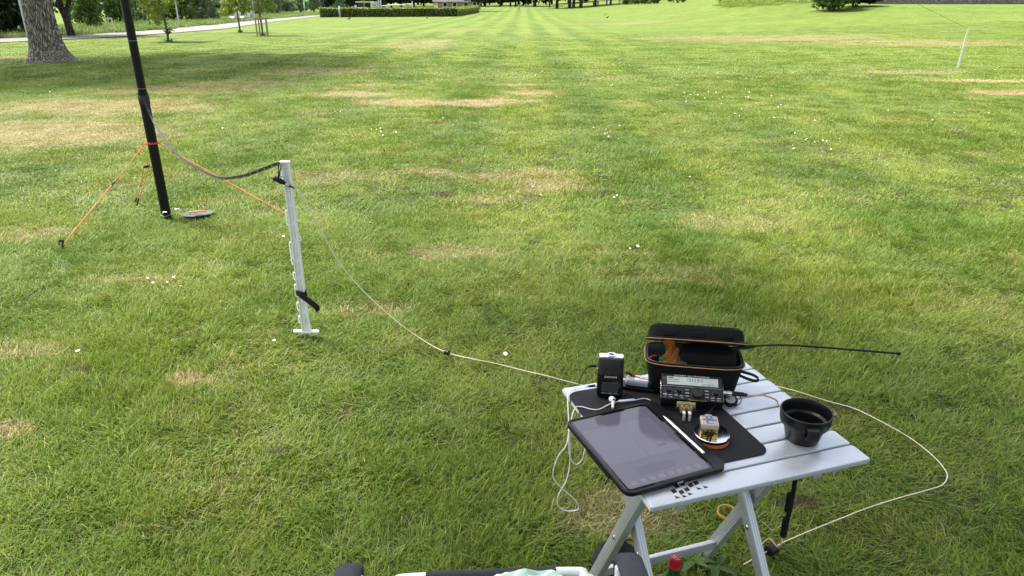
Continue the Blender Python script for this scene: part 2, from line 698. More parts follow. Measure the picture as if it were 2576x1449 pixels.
def bark_material(name, c1, c2, sx=14, sz=2.2):
    m = bpy.data.materials.new(name)
    m.use_nodes = True
    t = NT(m.node_tree)
    b = m.node_tree.nodes['Principled BSDF']
    tc = t.n('ShaderNodeTexCoord')
    mp = t.n('ShaderNodeMapping')
    mp.inputs['Scale'].default_value = (sx, sx, sz)
    t.l(tc.outputs['Object'], mp.inputs[0])
    wob = t.noise(mp.outputs[0], 1.4, 3)
    ad = t.n('ShaderNodeVectorMath', operation='MULTIPLY_ADD')
    t.l(wob.outputs['Color'], ad.inputs[0])
    ad.inputs[1].default_value = (.9, .9, .9)
    t.l(mp.outputs[0], ad.inputs[2])
    vo = t.n('ShaderNodeTexVoronoi', feature='DISTANCE_TO_EDGE')
    vo.inputs['Scale'].default_value = 1
    t.l(ad.outputs[0], vo.inputs['Vector'])
    f = t.ramp(vo.outputs['Distance'], .0, .22)
    big = t.noise(tc.outputs['Object'], 1.5, 3)
    c = t.mix(f, c1, t.mix(big.outputs[0], tuple(x * .75 for x in c2), tuple(x * 1.2 for x in c2)))
    t.l(c, b.inputs['Base Color'])
    b.inputs['Roughness'].default_value = .9
    b.inputs['Specular IOR Level'].default_value = .2
    bp = t.n('ShaderNodeBump')
    bp.inputs['Strength'].default_value = .9
    bp.inputs['Distance'].default_value = .03
    t.l(f, bp.inputs['Height'])
    t.l(bp.outputs[0], b.inputs['Normal'])
    return m


M_ground = ground_material()
M_blade = blade_material()
M_leaf_mid = leaf_material('leaf_mid_green', (.06, .12, .022), (.17, .26, .055), .4)
M_leaf_yel = leaf_material('leaf_yellow_green', (.13, .19, .035), (.33, .37, .08), .4)
M_leaf_grey = leaf_material('leaf_grey_green', (.12, .19, .08), (.30, .38, .20), .4)
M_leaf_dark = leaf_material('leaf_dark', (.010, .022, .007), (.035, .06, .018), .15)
M_hedge = leaf_material('leaf_hedge', (.085, .14, .02), (.30, .36, .06), .4)
M_bark = bark_material('bark_furrowed', (.09, .075, .058), (.44, .39, .32), 30, 4.2)
M_bark_dark = bark_material('bark_dark', (.02, .016, .012), (.10, .08, .062))
M_bark_young = bark_material('bark_young', (.10, .08, .055), (.25, .21, .16), 30, 6)

# ------------------------------------------------------------------ the ground, one sheet to the horizon
xs = np.concatenate([-np.geomspace(700, 12, 34), np.linspace(-11.5, 34, 92), np.geomspace(36, 700, 34)])
ys = np.concatenate([[-300, -120, -50, -20, -8], np.linspace(-3, 12, 16), np.linspace(13, 95, 110), np.geomspace(100, 1500, 22)])
gv = [(x, y, height(x, y)) for y in ys for x in xs]
nx = len(xs)
gf = [(j * nx + i, j * nx + i + 1, (j + 1) * nx + i + 1, (j + 1) * nx + i) for j in range(len(ys) - 1) for i in range(nx - 1)]
lawn = obj('lawn', MB().add(gv, gf), M_ground)
tag(lawn, 'wide mown park lawn with worn straw-coloured patches', 'lawn', kind='structure')

# the paved path at the left, beyond the big tree
near_e = [(-420, 124), (-160, 114), (0, 108), (165, 100), (277, 94.5), (377, 88), (480, 80), (572, 72), (670, 57.5), (740, 49), (797, 42.3), (840, 38)]
far_e = [(-420, 112), (-160, 103), (0, 98), (165, 91), (277, 84), (377, 77.5), (480, 68), (572, 58.6), (670, 49), (740, 43), (797, 38), (840, 34)]
pv, pf = [], []
A_ = catmull([Vector((*p, 0)) for p in near_e], 4)
B_ = catmull([Vector((*p, 0)) for p in far_e], 4)
for a, b in zip(A_, B_):
    pa, pb = gp(a.x, a.y), gp(b.x, b.y)
    for k in range(5):
        q = pa.lerp(pb, k / 4)
        pv.append((q.x, q.y, height(q.x, q.y) + .03))
for i in range(len(A_) - 1):
    for k in range(4):
        pf.append((i * 5 + k, i * 5 + k + 1, (i + 1) * 5 + k + 1, (i + 1) * 5 + k))
path = obj('path', MB().add(pv, pf), pm('path_paving', (.17, .155, .148), .85, 0, .14, 3, .3, 60, coord='Object'))
tag(path, 'pale paved footpath curving past the young trees', 'path', kind='structure')

# ------------------------------------------------------------------ grass blades (nobody could count them)
hid = bpy.data.collections.new('grass_clumps')       # not linked to the scene: only instanced


def blades(n, rad, lmin, lmax, wid, lean=(.2, 1.25), seed=0, levels=(0, .4, .75, 1), mat=None, name='grass_clump', square=True):
    g = np.random.default_rng(seed)
    bx = g.uniform(-rad, rad, n)
    by = g.uniform(-rad, rad, n)
    az = g.uniform(0, 2 * np.pi, n)
    # neighbouring blades lean alike
    sw = .9 * np.sin(bx * 14 / rad * .3 + seed) + .9 * np.cos(by * 14 / rad * .27 + 2 * seed)
    az = az * .62 + sw
    L = g.uniform(lmin, lmax, n) * (g.random(n) ** .35)
    th0 = g.uniform(lean[0], lean[1], n) * .45
    th1 = th0 + g.uniform(.2, 1.2, n)
    w = wid * g.uniform(.35, 1.25, n)
    V = np.zeros((n, 7, 3))
    px_, pz = np.zeros(n), np.zeros(n)
    prev = 0
    side = np.stack([-np.sin(az), np.cos(az)], 1)
    tw = g.uniform(-.6, .6, n)
    for i, lv in enumerate(levels):
        th = th0 + (th1 - th0) * lv
        d = (lv - prev) * L
        px_ = px_ + np.sin(th) * d
        pz = pz + np.cos(th) * d
        prev = lv
        cx = bx + px_ * np.cos(az)
        cy = by + px_ * np.sin(az)
        ww = w * (1 - .45 * lv) / 2
        if i < 3:
            for s, j in ((-1, 0), (1, 1)):
                V[:, i * 2 + j, 0] = cx + s * ww * side[:, 0]
                V[:, i * 2 + j, 1] = cy + s * ww * side[:, 1]
                V[:, i * 2 + j, 2] = pz + s * ww * tw
        else:
            V[:, 6, 0], V[:, 6, 1], V[:, 6, 2] = cx, cy, pz
    base = (np.arange(n) * 7)[:, None]
    q1 = base + np.array([[0, 1, 3, 2]])
    q2 = base + np.array([[2, 3, 5, 4]])
    t3 = base + np.array([[4, 5, 6]])
    me = bpy.data.meshes.new(name)
    me.vertices.add(n * 7)
    me.vertices.foreach_set('co', V.reshape(-1))
    loops = np.concatenate([np.concatenate([q1, q2], 1).reshape(-1), t3.reshape(-1)])
    me.loops.add(len(loops))
    me.loops.foreach_set('vertex_index', loops.astype(np.int32))
    starts = np.concatenate([np.arange(2 * n) * 4, 8 * n + np.arange(n) * 3])
    tot = np.concatenate([np.full(2 * n, 4), np.full(n, 3)])
    me.polygons.add(3 * n)
    me.polygons.foreach_set('loop_start', starts.astype(np.int32))
    me.polygons.foreach_set('loop_total', tot.astype(np.int32))
    me.polygons.foreach_set('use_smooth', np.ones(3 * n, dtype=bool))
    me.update(calc_edges=True)
    at = me.attributes.new('rnd', 'FLOAT', 'POINT')
    at.data.foreach_set('value', np.repeat(g.random(n), 7).astype(np.float32))
    me.materials.append(mat or M_blade)
    return me


def scatter(name, meshes, pts, rotz, scl, idx, label, cat, tilt=None):
    c = bpy.data.collections.new(name + '_source')
    for i, me in enumerate(meshes):
        o = bpy.data.objects.new('%s_clump_%02d' % (name, i), me)
        c.objects.link(o)
    me = bpy.data.meshes.new(name)
    me.from_pydata([tuple(p) for p in pts], [], [])
    a = me.attributes.new('rot', 'FLOAT_VECTOR', 'POINT')
    rv = np.zeros((len(pts), 3), dtype=np.float32)
    rv[:, 2] = rotz
    if tilt is not None:
        rv[:, :2] = tilt
    a.data.foreach_set('vector', rv.reshape(-1))
    a = me.attributes.new('scl', 'FLOAT_VECTOR', 'POINT')
    a.data.foreach_set('vector', np.asarray(scl, dtype=np.float32).reshape(-1))
    a = me.attributes.new('idx', 'INT', 'POINT')
    a.data.foreach_set('value', np.asarray(idx, dtype=np.int32))
    o = bpy.data.objects.new(name, me)
    col.objects.link(o)
    ng = bpy.data.node_groups.new(name + '_nodes', 'GeometryNodeTree')
    ng.interface.new_socket('Geometry', in_out='INPUT', socket_type='NodeSocketGeometry')
    ng.interface.new_socket('Geometry', in_out='OUTPUT', socket_type='NodeSocketGeometry')
    N = ng.nodes
    gi, go = N.new('NodeGroupInput'), N.new('NodeGroupOutput')
    ip = N.new('GeometryNodeInstanceOnPoints')
    ci = N.new('GeometryNodeCollectionInfo')
    ci.inputs['Collection'].default_value = c
    ci.inputs['Separate Children'].default_value = True
    ci.inputs['Reset Children'].default_value = True

    def named(nm, dt):
        nd = N.new('GeometryNodeInputNamedAttribute')
        nd.data_type = dt
        nd.inputs['Name'].default_value = nm
        return nd.outputs['Attribute']
    ng.links.new(gi.outputs[0], ip.inputs['Points'])
    ng.links.new(ci.outputs[0], ip.inputs['Instance'])
    ip.inputs['Pick Instance'].default_value = True
    ng.links.new(named('idx', 'INT'), ip.inputs['Instance Index'])
    ng.links.new(named('rot', 'FLOAT_VECTOR'), ip.inputs['Rotation'])
    ng.links.new(named('scl', 'FLOAT_VECTOR'), ip.inputs['Scale'])
    ng.links.new(ip.outputs[0], go.inputs[0])
    md = o.modifiers.new('instances', 'NODES')
    md.node_group = ng
    return tag(o, label, cat, kind='stuff')


def vnoise(x, y, s, seed):
    """smooth value noise, 0..1"""
    g = np.random.default_rng(seed)
    T = g.random((64, 64))
    x = np.asarray(x) * s + 100
    y = np.asarray(y) * s + 100
    xi, yi = np.floor(x).astype(int), np.floor(y).astype(int)
    fx, fy = x - xi, y - yi
    fx = fx * fx * (3 - 2 * fx)
    fy = fy * fy * (3 - 2 * fy)
    a = T[xi % 64, yi % 64]
    b = T[(xi + 1) % 64, yi % 64]
    c = T[xi % 64, (yi + 1) % 64]
    d = T[(xi + 1) % 64, (yi + 1) % 64]
    return (a * (1 - fx) + b * fx) * (1 - fy) + (c * (1 - fx) + d * fx) * fy


DRY_W = [(gp(p[0], p[1]), p) for p in DRY]
SOIL_W = [(gp(p[0], p[1]), p) for p in SOIL]


def dryness(x, y):
    d = np.zeros(len(x))
    for g, p in DRY_W:
        q = np.sqrt(((x - g.x) / p[2]) ** 2 + ((y - g.y) / p[3]) ** 2)
        d = np.maximum(d, p[4] * np.clip((1.25 - q) / .6, 0, 1))
    for g, p in SOIL_W:
        q = np.sqrt(((x - g.x) / p[2]) ** 2 + ((y - g.y) / p[3]) ** 2)
        d = np.maximum(d, 1.3 * np.clip((1.2 - q) / .5, 0, 1))
    return d


def field(y0, y1, pitch, margin, seed, xlim=None):
    g = np.random.default_rng(seed)
    P = []
    y = y0
    while y < y1:
        hw = .76 * y + margin
        for x in np.arange(-hw, hw, pitch):
            P.append((x, y))
        y += pitch
    P = np.array(P) + g.uniform(-.22, .22, (len(P), 2)) * pitch
    return P, g


def on_path_mask(P):
    keep = []
    pa = [gp(*p) for p in near_e]
    for x, y in P:
        ok = True
        if x < -8 and y > 22:
            # nearest path sample: the lawn ends at its near edge
            for a, b in zip(pa[:-1], pa[1:]):
                if min(a.y, b.y) <= y <= max(a.y, b.y):
                    tt = (y - a.y) / (b.y - a.y + 1e-9)
                    if x < a.x + (b.x - a.x) * tt + .3:
                        ok = False
        keep.append(ok)
    return np.array(keep)


def lay(name, y0, y1, pitch, margin, meshes, seed, hs, label):
    P, g = field(y0, y1, pitch, margin, seed)
    if y1 > 22:
        P = P[on_path_mask(P)]
    n = len(P)
    z = np.array([height(x, y) for x, y in P])
    tall = .62 + .75 * vnoise(P[:, 0], P[:, 1], 1.9, 3) * vnoise(P[:, 0], P[:, 1], .7, 5) * 2
    tall *= 1 - .55 * np.clip(dryness(P[:, 0], P[:, 1]), 0, 1.3)
    tall = np.clip(tall * g.uniform(.85, 1.15, n), .25, 1.7) * hs * np.clip(1 - (P[:, 1] - 17) / 26, .18, 1)
    s = g.uniform(.92, 1.12, n)
    scl = np.stack([s, s, tall], 1)
    return scatter(name, meshes, np.column_stack([P, z - .002]), g.uniform(0, 6.283, n), scl, g.integers(0, len(meshes), n), label, 'grass')


near_m = [blades(2000, .17, .028, .08, .0031, seed=20 + i, lean=(.2, 1.7)) for i in range(6)]
lay('grass', .35, 5.2, .235, 1.3, near_m, 1, .9, 'short lush grass blades close around the table and chair')
mid_m = [blades(2400, .34, .028, .076, .0048, seed=40 + i, lean=(.2, 1.5)) for i in range(5)]
lay('grass', 5.2, 14.5, .46, 1.6, mid_m, 2, .74, 'mown grass blades around the mast and beyond')
far_m = [blades(2200, .75, .03, .08, .012, seed=60 + i, lean=(.2, 1.0)) for i in range(4)]
lay('grass', 14.5, 42, 1.05, 2.5, far_m, 3, .62, 'mown grass of the middle and far lawn')

# ================================================================== the camping table
TA = R(17.5)
TZ = .60
T0 = Vector((.282, 1.142))
TU = Vector((math.cos(TA), math.sin(TA)))
TV = Vector((-math.sin(TA), math.cos(TA)))


def W(u, v, z=TZ):
    p = T0 + TU * u + TV * v
    return Vector((p.x, p.y, z))


def table_uv(px, py, z=TZ):
    p = at_z(px, py, z)
    d = Vector((p.x, p.y)) - T0
    return d.dot(TU), d.dot(TV)


def leg_material():
    m = bpy.data.materials.new('ribbed_aluminium')
    m.use_nodes = True
    t = NT(m.node_tree)
    b = m.node_tree.nodes['Principled BSDF']
    tc = t.n('ShaderNodeTexCoord')
    wv = t.n('ShaderNodeTexWave', wave_type='BANDS', bands_direction='DIAGONAL')
    wv.inputs['Scale'].default_value = 95
    mp = t.n('ShaderNodeMapping')
    mp.inputs['Scale'].default_value = (1, 1, 0)
    t.l(tc.outputs['Object'], mp.inputs[0])
    t.l(mp.outputs[0], wv.inputs[0])
    bp = t.n('ShaderNodeBump')
    bp.inputs['Strength'].default_value = .5
    bp.inputs['Distance'].default_value = .001
    t.l(wv.outputs['Fac'], bp.inputs['Height'])
    t.l(bp.outputs[0], b.inputs['Normal'])
    t.l(t.mix(wv.outputs['Fac'], (.38, .39, .40), (.58, .59, .60)), b.inputs['Base Color'])
    b.inputs['Metallic'].default_value = .5
    b.inputs['Roughness'].default_value = .42
    return m


M_leg = leg_material()
tb = thing('folding_table', 'silver aluminium slatted folding table carrying the radio gear', 'table', (T0.x, T0.y, 0), (0, 0, TA))
PITCH_S, SW, TL = .0622, .0565, .539
slats = []
for i in range(8):
    v0 = i * PITCH_S
    out = rrect(0, v0, TL, v0 + SW, .004, 3)
    mb = MB().prism(out, TZ - .013, TZ, bev=.0022)
    s_ = obj('slat', mb, alu, tb)
    slats.append(s_)
    for uu in (.0, TL):          # plastic end plugs
        c = MB().box((uu + (-.0016 if uu == 0 else .0016), v0 + SW / 2, TZ - .0065), (.003, SW * .9, .010), bev=.001)
        obj('end_plug', c, pm('pale_plug', (.62, .63, .63), .5), s_)
# logo print on the front slat: a row of dark diamonds
mb = MB()
q = .0021
for (cx, cy, w_, h_) in ((.064, .0375, .0085, .015), (.0775, .050, .0085, .014), (.0775, .030, .0085, .014), (.0925, .053, .0085, .014), (.0925, .034, .0085, .014),
                         (.1075, .044, .0085, .014), (.122, .047, .0085, .014)):
    w_ *= 1.3
    h_ *= 1.15
    mb.add([(cx - w_ / 2, cy + h_ * .28, TZ + .0004 ), (cx - w_ / 2, cy - h_ * .42, TZ + .0004 ), (cx + w_ / 2, cy - h_ * .28, TZ + .0004 ), (cx + w_ / 2, cy + h_ * .42, TZ + .0004 )], [(0, 1, 2, 3)])
for (cx, cy) in ((.062, .018), (.0775, .0165), (.0925, .0195), (.1195, .029), (.135, .029)):
    mb.add([(cx - .005, cy + .006, TZ + .0004 ), (cx - .005, cy - .004, TZ + .0004 ), (cx + .005, cy - .002, TZ + .0004 )], [(0, 1, 2)])
obj('logo_print', mb, pm('logo_ink', (.012, .012, .014), .6), slats[0], smooth=False, loc=(.003, -.005, 0))
# two cross rails under the slats
for uu in (.075, .413):
    obj('rail', MB().box((uu, .245, TZ - .024), (.022, .47, .018), bev=.002), alu_leg, tb)
    for vv in (.0, ):
        pass
# small clear brackets under the front slat
for uu in (.205, .45):
    c = MB().box((uu, .02, TZ - .021), (.03, .012, .014), bev=.002).box((uu + .012, .02, TZ - .03), (.006, .012, .018), bev=.001)
    obj('bracket', c, pm('clear_bracket', (.55, .57, .56), .3, trans=.4), tb)


def leg(u, v_top, v_bot, name='leg'):
    a = Vector((u, v_bot, .012))
    b = Vector((u, v_top, TZ - .03))
    d = (b - a)
    L = d.length
    rot = Matrix((Vector((1, 0, 0)), d.normalized().cross(Vector((1, 0, 0))), d.normalized())).transposed().to_euler()
    o = obj('leg', MB().box((0, 0, L / 2), (.022, .034, L), bev=.003), M_leg, tb, loc=a, rot=rot)
    obj('foot_cap', MB().box((0, 0, .004), (.026, .038, .03), bev=.004), grey_plastic, o)
    bolt = MB().lathe([(0.0001, 0), (.0065, 0), (.0065, .0015), (.004, .0035), (.0001, .004)], 14, Matrix.Translation((-.011, 0, L * .52)) @ Matrix.Rotation(-math.pi / 2, 4, 'Y'))
    obj('bolt', bolt, nickel, o)
    return o


leg(.060, .115, .385)          # outer frame: high at the front, foot at the back
leg(.428, .115, .385)
leg(.090, .37, -.035)          # inner frame
leg(.398, .37, -.035)
obj('crossbar', MB().box((.244, .337, .098), (.346, .014, .026), bev=.002), alu_leg, tb)
obj('crossbar', MB().box((.244, .022, .080), (.286, .014, .026), bev=.002), alu_leg, tb)

# ================================================================== things on the table
# ---- desk mat
mb = MB()
mb.prism(rrect(-.004, .083, .342, .462, [.006, .03, .01, .028], 8), 0, .003, bev=.0008)
mat_o = obj('desk_mat', mb, pm('mat_rubber', (.014, .013, .016), .75, 0, .15, 60, spec=.3), loc=W(0, 0, TZ), rot=(0, 0, TA))
tag(mat_o, 'thin black rounded mat lying on the table slats', 'mat')
MZ = TZ + .003

# ---- tablet in its case
tbl = thing('tablet', 'large tablet in black case with a lit pale screen, near table corner', 'tablet', W(-.04, .035, MZ + .0005), (0, 0, TA + R(4.2)))
CW, CL, CT = .250, .290, .012
obj('case', MB().prism(rrect(0, 0, CW, CL, .020, 8), 0, CT - .003, bev=.003), blk_matte, tbl)
# raised rim of the case
outo, inn = rrect(0, 0, CW, CL, .020, 8), rrect(.005, .005, CW - .029, CL - .005, .016, 8)
mb = MB()
n = len(outo)
mb.add([(x, y, CT - .004) for x, y in outo] + [(x, y, CT) for x, y in outo] + [(x, y, CT) for x, y in inn] + [(x, y, CT - .004) for x, y in inn],
       [(k, (k + 1) % n, n + (k + 1) % n, n + k) for k in range(n)] + [(n + k, n + (k + 1) % n, 2 * n + (k + 1) % n, 2 * n + k) for k in range(n)] +
       [(2 * n + k, 2 * n + (k + 1) % n, 3 * n + (k + 1) % n, 3 * n + k) for k in range(n)])
obj('case_rim', mb, blk, tbl)
scr_glass = pm('screen_glass', (.006, .006, .008), .06, 0, .05, 20, rvar=.03, spec=.6)
obj('glass', MB().prism(rrect(.0055, .0055, CW - .0295, CL - .0055, .015, 8), CT - .0035, CT - .0012, bev=.0006), scr_glass, tbl)


def screen_mat(nm, c, e):
    return pm(nm, (.012, .012, .016), .09, 0, .1, 40, emit=c, estr=e, rvar=.03, spec=.6)


SX0, SX1, SY0, SY1 = .013, CW - .037, .013, CL - .013
z = CT - .0010
obj('display', MB().prism(rrect(SX0, SY0, SX1, SY1, .006, 4), z - .0003, z), screen_mat('display_lit', (.19, .185, .24), .24), tbl)


def ui(x0, y0, x1, y1, nm, m_, r=.004, up=.0002):
    return obj(nm, MB().prism(rrect(x0, y0, x1, y1, r, 3), z, z + up), m_, tbl)


scr_lite = screen_mat('display_window', (.215, .21, .27), .25)
scr_dim = screen_mat('display_dark_window', (.17, .165, .21), .22)
scr_icon = screen_mat('display_icon', (.25, .24, .30), .25)
ui(.016, .095, .112, .232, 'display_window', scr_lite)
ui(.114, .095, .196, .232, 'display_window', scr_lite)
ui(.060, .045, .150, .070, 'display_window', scr_dim, up=.00018)
ui(.150, .120, .176, .126, 'display_button', scr_dim, .002, .0004)
for k in range(8):
    x = .026 + k * .0225
    ui(x, .020, x + .014, .034, 'dock_icon', scr_icon, .003)
ui(.2125, .15, .2185, .20, 'camera_notch', scr_dim, .002, .0003)
# pencil slot down the right side of the case
obj('pencil_slot', MB().prism(rrect(CW - .0255, .012, CW - .006, CL - .03, .006, 4), CT - .0036, CT - .0026), rubber, tbl, loc=(0, 0, 0))
for yy in (.020, .040, .258):
    obj('slot_hole', MB().lathe([(.0001, 0), (.0036, 0), (.0045, .0008), (.0045, .0022), (.0055, .0022), (.0055, 0)], 18, Matrix.Translation((CW - .0155, yy, CT - .0028))), blk_gloss, tbl)
obj('speaker_grille', MB().box((.055, -.0003, .006), (.042, .0016, .003)), blk_gloss, tbl)
obj('speaker_grille', MB().box((.20, -.0003, .006), (.042, .0016, .003)), blk_gloss, tbl)
obj('charge_port', MB().prism(rrect(-.007, -.0028, .007, .0028, .0026, 4), 0, .0012, Matrix.Translation((.128, .0004, .006)) @ Matrix.Rotation(math.pi / 2, 4, 'X')), nickel, tbl)
obj('stand_flap', MB().box((-.0015, .12, .004), (.003, .10, .007), bev=.001), blk_matte, tbl)
# ---- stylus
st0 = Vector((CW - .0205, .060, CT - .0004))
mrot = Euler((0, 0, TA + R(4.2))).to_matrix()
stp = Vector(W(-.04, .035, MZ)) + mrot @ st0
sty = thing('stylus', 'white tablet pencil lying in the slot of the tablet case', 'stylus', stp, (0, 0, TA + R(4.2)))
obj('barrel', MB().tube([(0, -.001, 0), (0, 0, 0), (0, .14, 0)], [.0026, .0038, .0038], 14), white_plastic, sty)
obj('tip', MB().tube([(0, .14, 0), (0, .15, 0), (0, .159, 0), (0, .163, 0)], [.0038, .003, .0016, .0006], 14), white_plastic, sty)

# ---- small metal plug lying by the charge port
plug = thing('cable_plug', 'tiny brass plug lying beside the tablet edge', 'plug', W(.108, .052, TZ), (0, 0, TA + 1.0))
obj('plug_body', MB().tube([(0, 0, .003), (.006, 0, .003), (.0061, 0, .003), (.013, 0, .003)], [.003, .003, .002, .0018], 12), brass, plug)

# ---- audio recorder
rec = thing('audio_recorder', 'black handheld recorder standing upright on the mat, silver ring on top', 'recorder', W(.098, .418, MZ), (R(-4), 0, R(-7)))
a, b = .0335, .021
rings = [superell(a * k, b * k2, zz, .5) for (k, k2, zz) in ((.86, .8, 0), (.95, .93, .004), (1, 1, .012), (1.0, 1.0, .04), (.985, .98, .055))]
obj('body', MB().loft(rings), blk_gloss, rec)
rings = [superell(a * k, b * k2, zz, .5) for (k, k2, zz) in ((.985, .99, .055), (.99, 1.0, .060), (.985, .99, .066))]
obj('name_band', MB().loft(rings), blk, rec)
rings = [superell(a * k, b * k2, zz, .5) for (k, k2, zz) in ((.96, .96, .066), (.965, .97, .09), (.95, .93, .104), (.90, .85, .1085))]
grille_m = weave('recorder_grille', (.01, .01, .01), 160, 1.0, .5, .0015, (.04, .04, .04))
obj('microphone_grille', MB().loft(rings), grille_m, rec)
rings = [superell(a * k, b * k2, zz, .5) for (k, k2, zz) in ((.97, .62, .101), (.97, .72, .107), (.90, .70, .1115), (.8, .6, .1125))]
obj('silver_cap', MB().loft(rings), chrome, rec)
dial = obj('mode_dial', MB().lathe([(.0125, 0), (.0125, .003), (.011, .0042), (.0075, .0042), (.0068, .003), (.0068, .0015)], 28, Matrix.Translation((0, -.002, .1118))), chrome, rec)
obj('dial_button', MB().lathe([(.0066, 0), (.0066, .0034), (.0045, .0042), (.0003, .0044)], 24, Matrix.Translation((0, -.002, .1118))), blk, dial)
fm = Matrix.Translation((0, -b * .985, 0)) @ Matrix.Rotation(math.pi / 2, 4, 'X')
mb = MB()
put_text(mb, 'zoom', (0, .0607, .0008), .0048, .031, fm)
obj('maker_lettering', mb, white_ink, rec, smooth=False)
scr = obj('display_panel', MB().prism(rrect(-.027, .014, .027, .052, .005, 4), -.001, .0012, fm, bev=.0005), blk_gloss, rec)
obj('display', MB().prism(rrect(-.021, .021, .021, .047, .001, 2), .0012, .0017, fm), pm('recorder_lcd', (.045, .055, .055), .12, 0, .4, 90), scr)
mbt = MB()
for r_ in range(4):
    for k in range(4):
        mbt.box((-.016 + k * .0105, .0255 + r_ * .0055, .0019), (.0075 - .002 * ((r_ + k) % 3), .0022, .0002), fm)
obj('display_digits', mbt, pm('lcd_ink', (.012, .014, .014), .3), scr, smooth=False)
for k in range(3):
    bt = obj('button', MB().prism(rrect(-.0215 + k * .0145, .0145, -.0085 + k * .0145, .0185, .001, 3), .001, .0026, fm, bev=.0006), pm('button_grey', (.10, .10, .105), .3), rec)
    if k == 1:
        obj('record_dot', MB().lathe([(.0001, 0), (.0014, 0), (.0014, .0004)], 12, fm @ Matrix.Translation((0, .0165, .0026))), pm('red_dot', (.7, .03, .02), .4), bt)
obj('level_wheel', MB().lathe([(.0001, -.003), (.007, -.003), (.0075, -.002), (.0075, .002), (.007, .003), (.0001, .003)], 24, Matrix.Translation((.029, -.004, .050)) @ Matrix.Rotation(math.pi / 2, 4, 'Y')), nickel, rec)

# ---- black audio lead plugged into the recorder
rb = W(.098, .418, MZ)
jx = at_y(1499, 920.5, rb.y - .002)
c_pts = [at_y(1499, 920.5, rb.y), at_y(1492, 920.5, rb.y), at_y(1481, 921, rb.y)]
lead = thing('audio_lead', 'thin black lead plugged into the left side of the recorder', 'cable', rb)
obj('plug', MB().tube(shift([at_y(1501, 920.5, rb.y), at_y(1483, 921, rb.y)], rb), .0032, 12), rubber, lead)
cp = [at_y(1484, 921, rb.y), at_y(1477, 924, rb.y), at_y(1467, 940, rb.y + .005), at_y(1457, 958, rb.y + .012), at_y(1455, 968, rb.y + .03), W(.02, .515, TZ - .02), W(.06, .53, TZ - .09), W(.15, .52, TZ - .05), W(.19, .47, TZ + .004)]
obj('wire', MB().tube(shift(catmull(cp, 6), rb), .0011, 6), rubber, lead)

# ---- white earphones
ear = thing('earphones', 'white wired earphones, bud lying on the mat and cable hanging off the table', 'earphones', W(.09, .385, MZ))
eo = W(.09, .385, MZ)
bud_m = Matrix.Translation((0, 0, .0085)) @ Matrix.Rotation(R(20), 4, 'Z') @ Matrix.Rotation(R(65), 4, 'X')
obj('ear_bud', MB().lathe([(.0001, -.007), (.004, -.0068), (.0075, -.004), (.0082, 0), (.007, .005), (.0045, .0085), (.003, .0095), (.0001, .0095)], 20, bud_m), white_plastic, ear)
obj('bud_stem', MB().tube(shift([W(.092, .382, MZ + .007), W(.084, .366, MZ + .004), W(.078, .354, MZ + .003)], eo), [.0045, .0036, .0028], 12), white_plastic, ear)
obj('bud_mesh', MB().lathe([(.0001, .0004), (.0022, .0004), (.0022, -.0002)], 14, bud_m @ Matrix.Translation((0, 0, .0096))), rubber, ear)
obj('remote', MB().tube(shift([W(.105, .379, MZ + .003), W(.108, .379, MZ + .003), W(.146, .372, MZ + .004), W(.149, .371, MZ + .004)], eo), [.0015, .0033, .0033, .0015], 12), white_plastic, ear)
wpts = [W(.185, .36, MZ + .003), W(.172, .369, MZ + .005), W(.149, .371, MZ + .004)]
obj('wire', MB().tube(shift(catmull(wpts, 6), eo), .0013, 6), white_cable, ear)
Yh = W(-.03, .33, 0).y
wp = [W(.105, .379, MZ + .003), W(.079, .374, MZ + .003), W(.043, .361, MZ + .002), W(.023, .370, MZ + .002), W(.005, .385, MZ + .003), W(-.014, .381, TZ + .003),
      at_y(1432, 1085, Yh + .01), at_y(1431, 1120, Yh), at_y(1434, 1150, Yh), at_y(1448, 1168, Yh), at_y(1463, 1158, Yh), at_y(1471, 1132, Yh), at_y(1472, 1110, Yh + .01), at_y(1466, 1085, Yh + .03)]
obj('wire', MB().tube(shift(catmull(wp, 8), eo), .0014, 6), white_cable, ear)
rp = W(.066, .428, MZ + .028)
wp = [rp + Vector((-.012, 0, -.001)), rp + Vector((-.03, -.004, -.003)), W(.022, .455, MZ + .012), W(-.002, .448, MZ + .005), W(-.013, .425, TZ - .006),
      at_y(1431, 1080, Yh + .03), at_y(1424, 1120, Yh), at_y(1403, 1150, Yh - .02), at_y(1391, 1190, Yh - .02), at_y(1400, 1215, Yh - .02), at_y(1425, 1238, Yh - .02), at_y(1447, 1258, Yh - .02), at_y(1456, 1275, Yh - .02),
      at_y(1448, 1284, Yh - .02), at_y(1422, 1284, Yh - .02), at_y(1403, 1270, Yh - .02), at_y(1405, 1245, Yh - .02), at_y(1424, 1210, Yh - .018), at_y(1433, 1170, Yh - .01), at_y(1434, 1120, Yh), at_y(1433, 1085, Yh + .012)]
obj('wire', MB().tube(shift(catmull(wp, 8), eo), .0014, 6), white_cable, ear)
pl = obj('jack_plug', MB().tube(shift([rp + Vector((.004, 0, 0)), rp + Vector((-.004, 0, 0))], eo), .0034, 12), white_plastic, ear)
obj('strain_relief', MB().tube(shift([rp + Vector((-.004, 0, 0)), rp + Vector((-.026, -.002, -.002))], eo), [.0034, .0026], 12), rubber, ear)

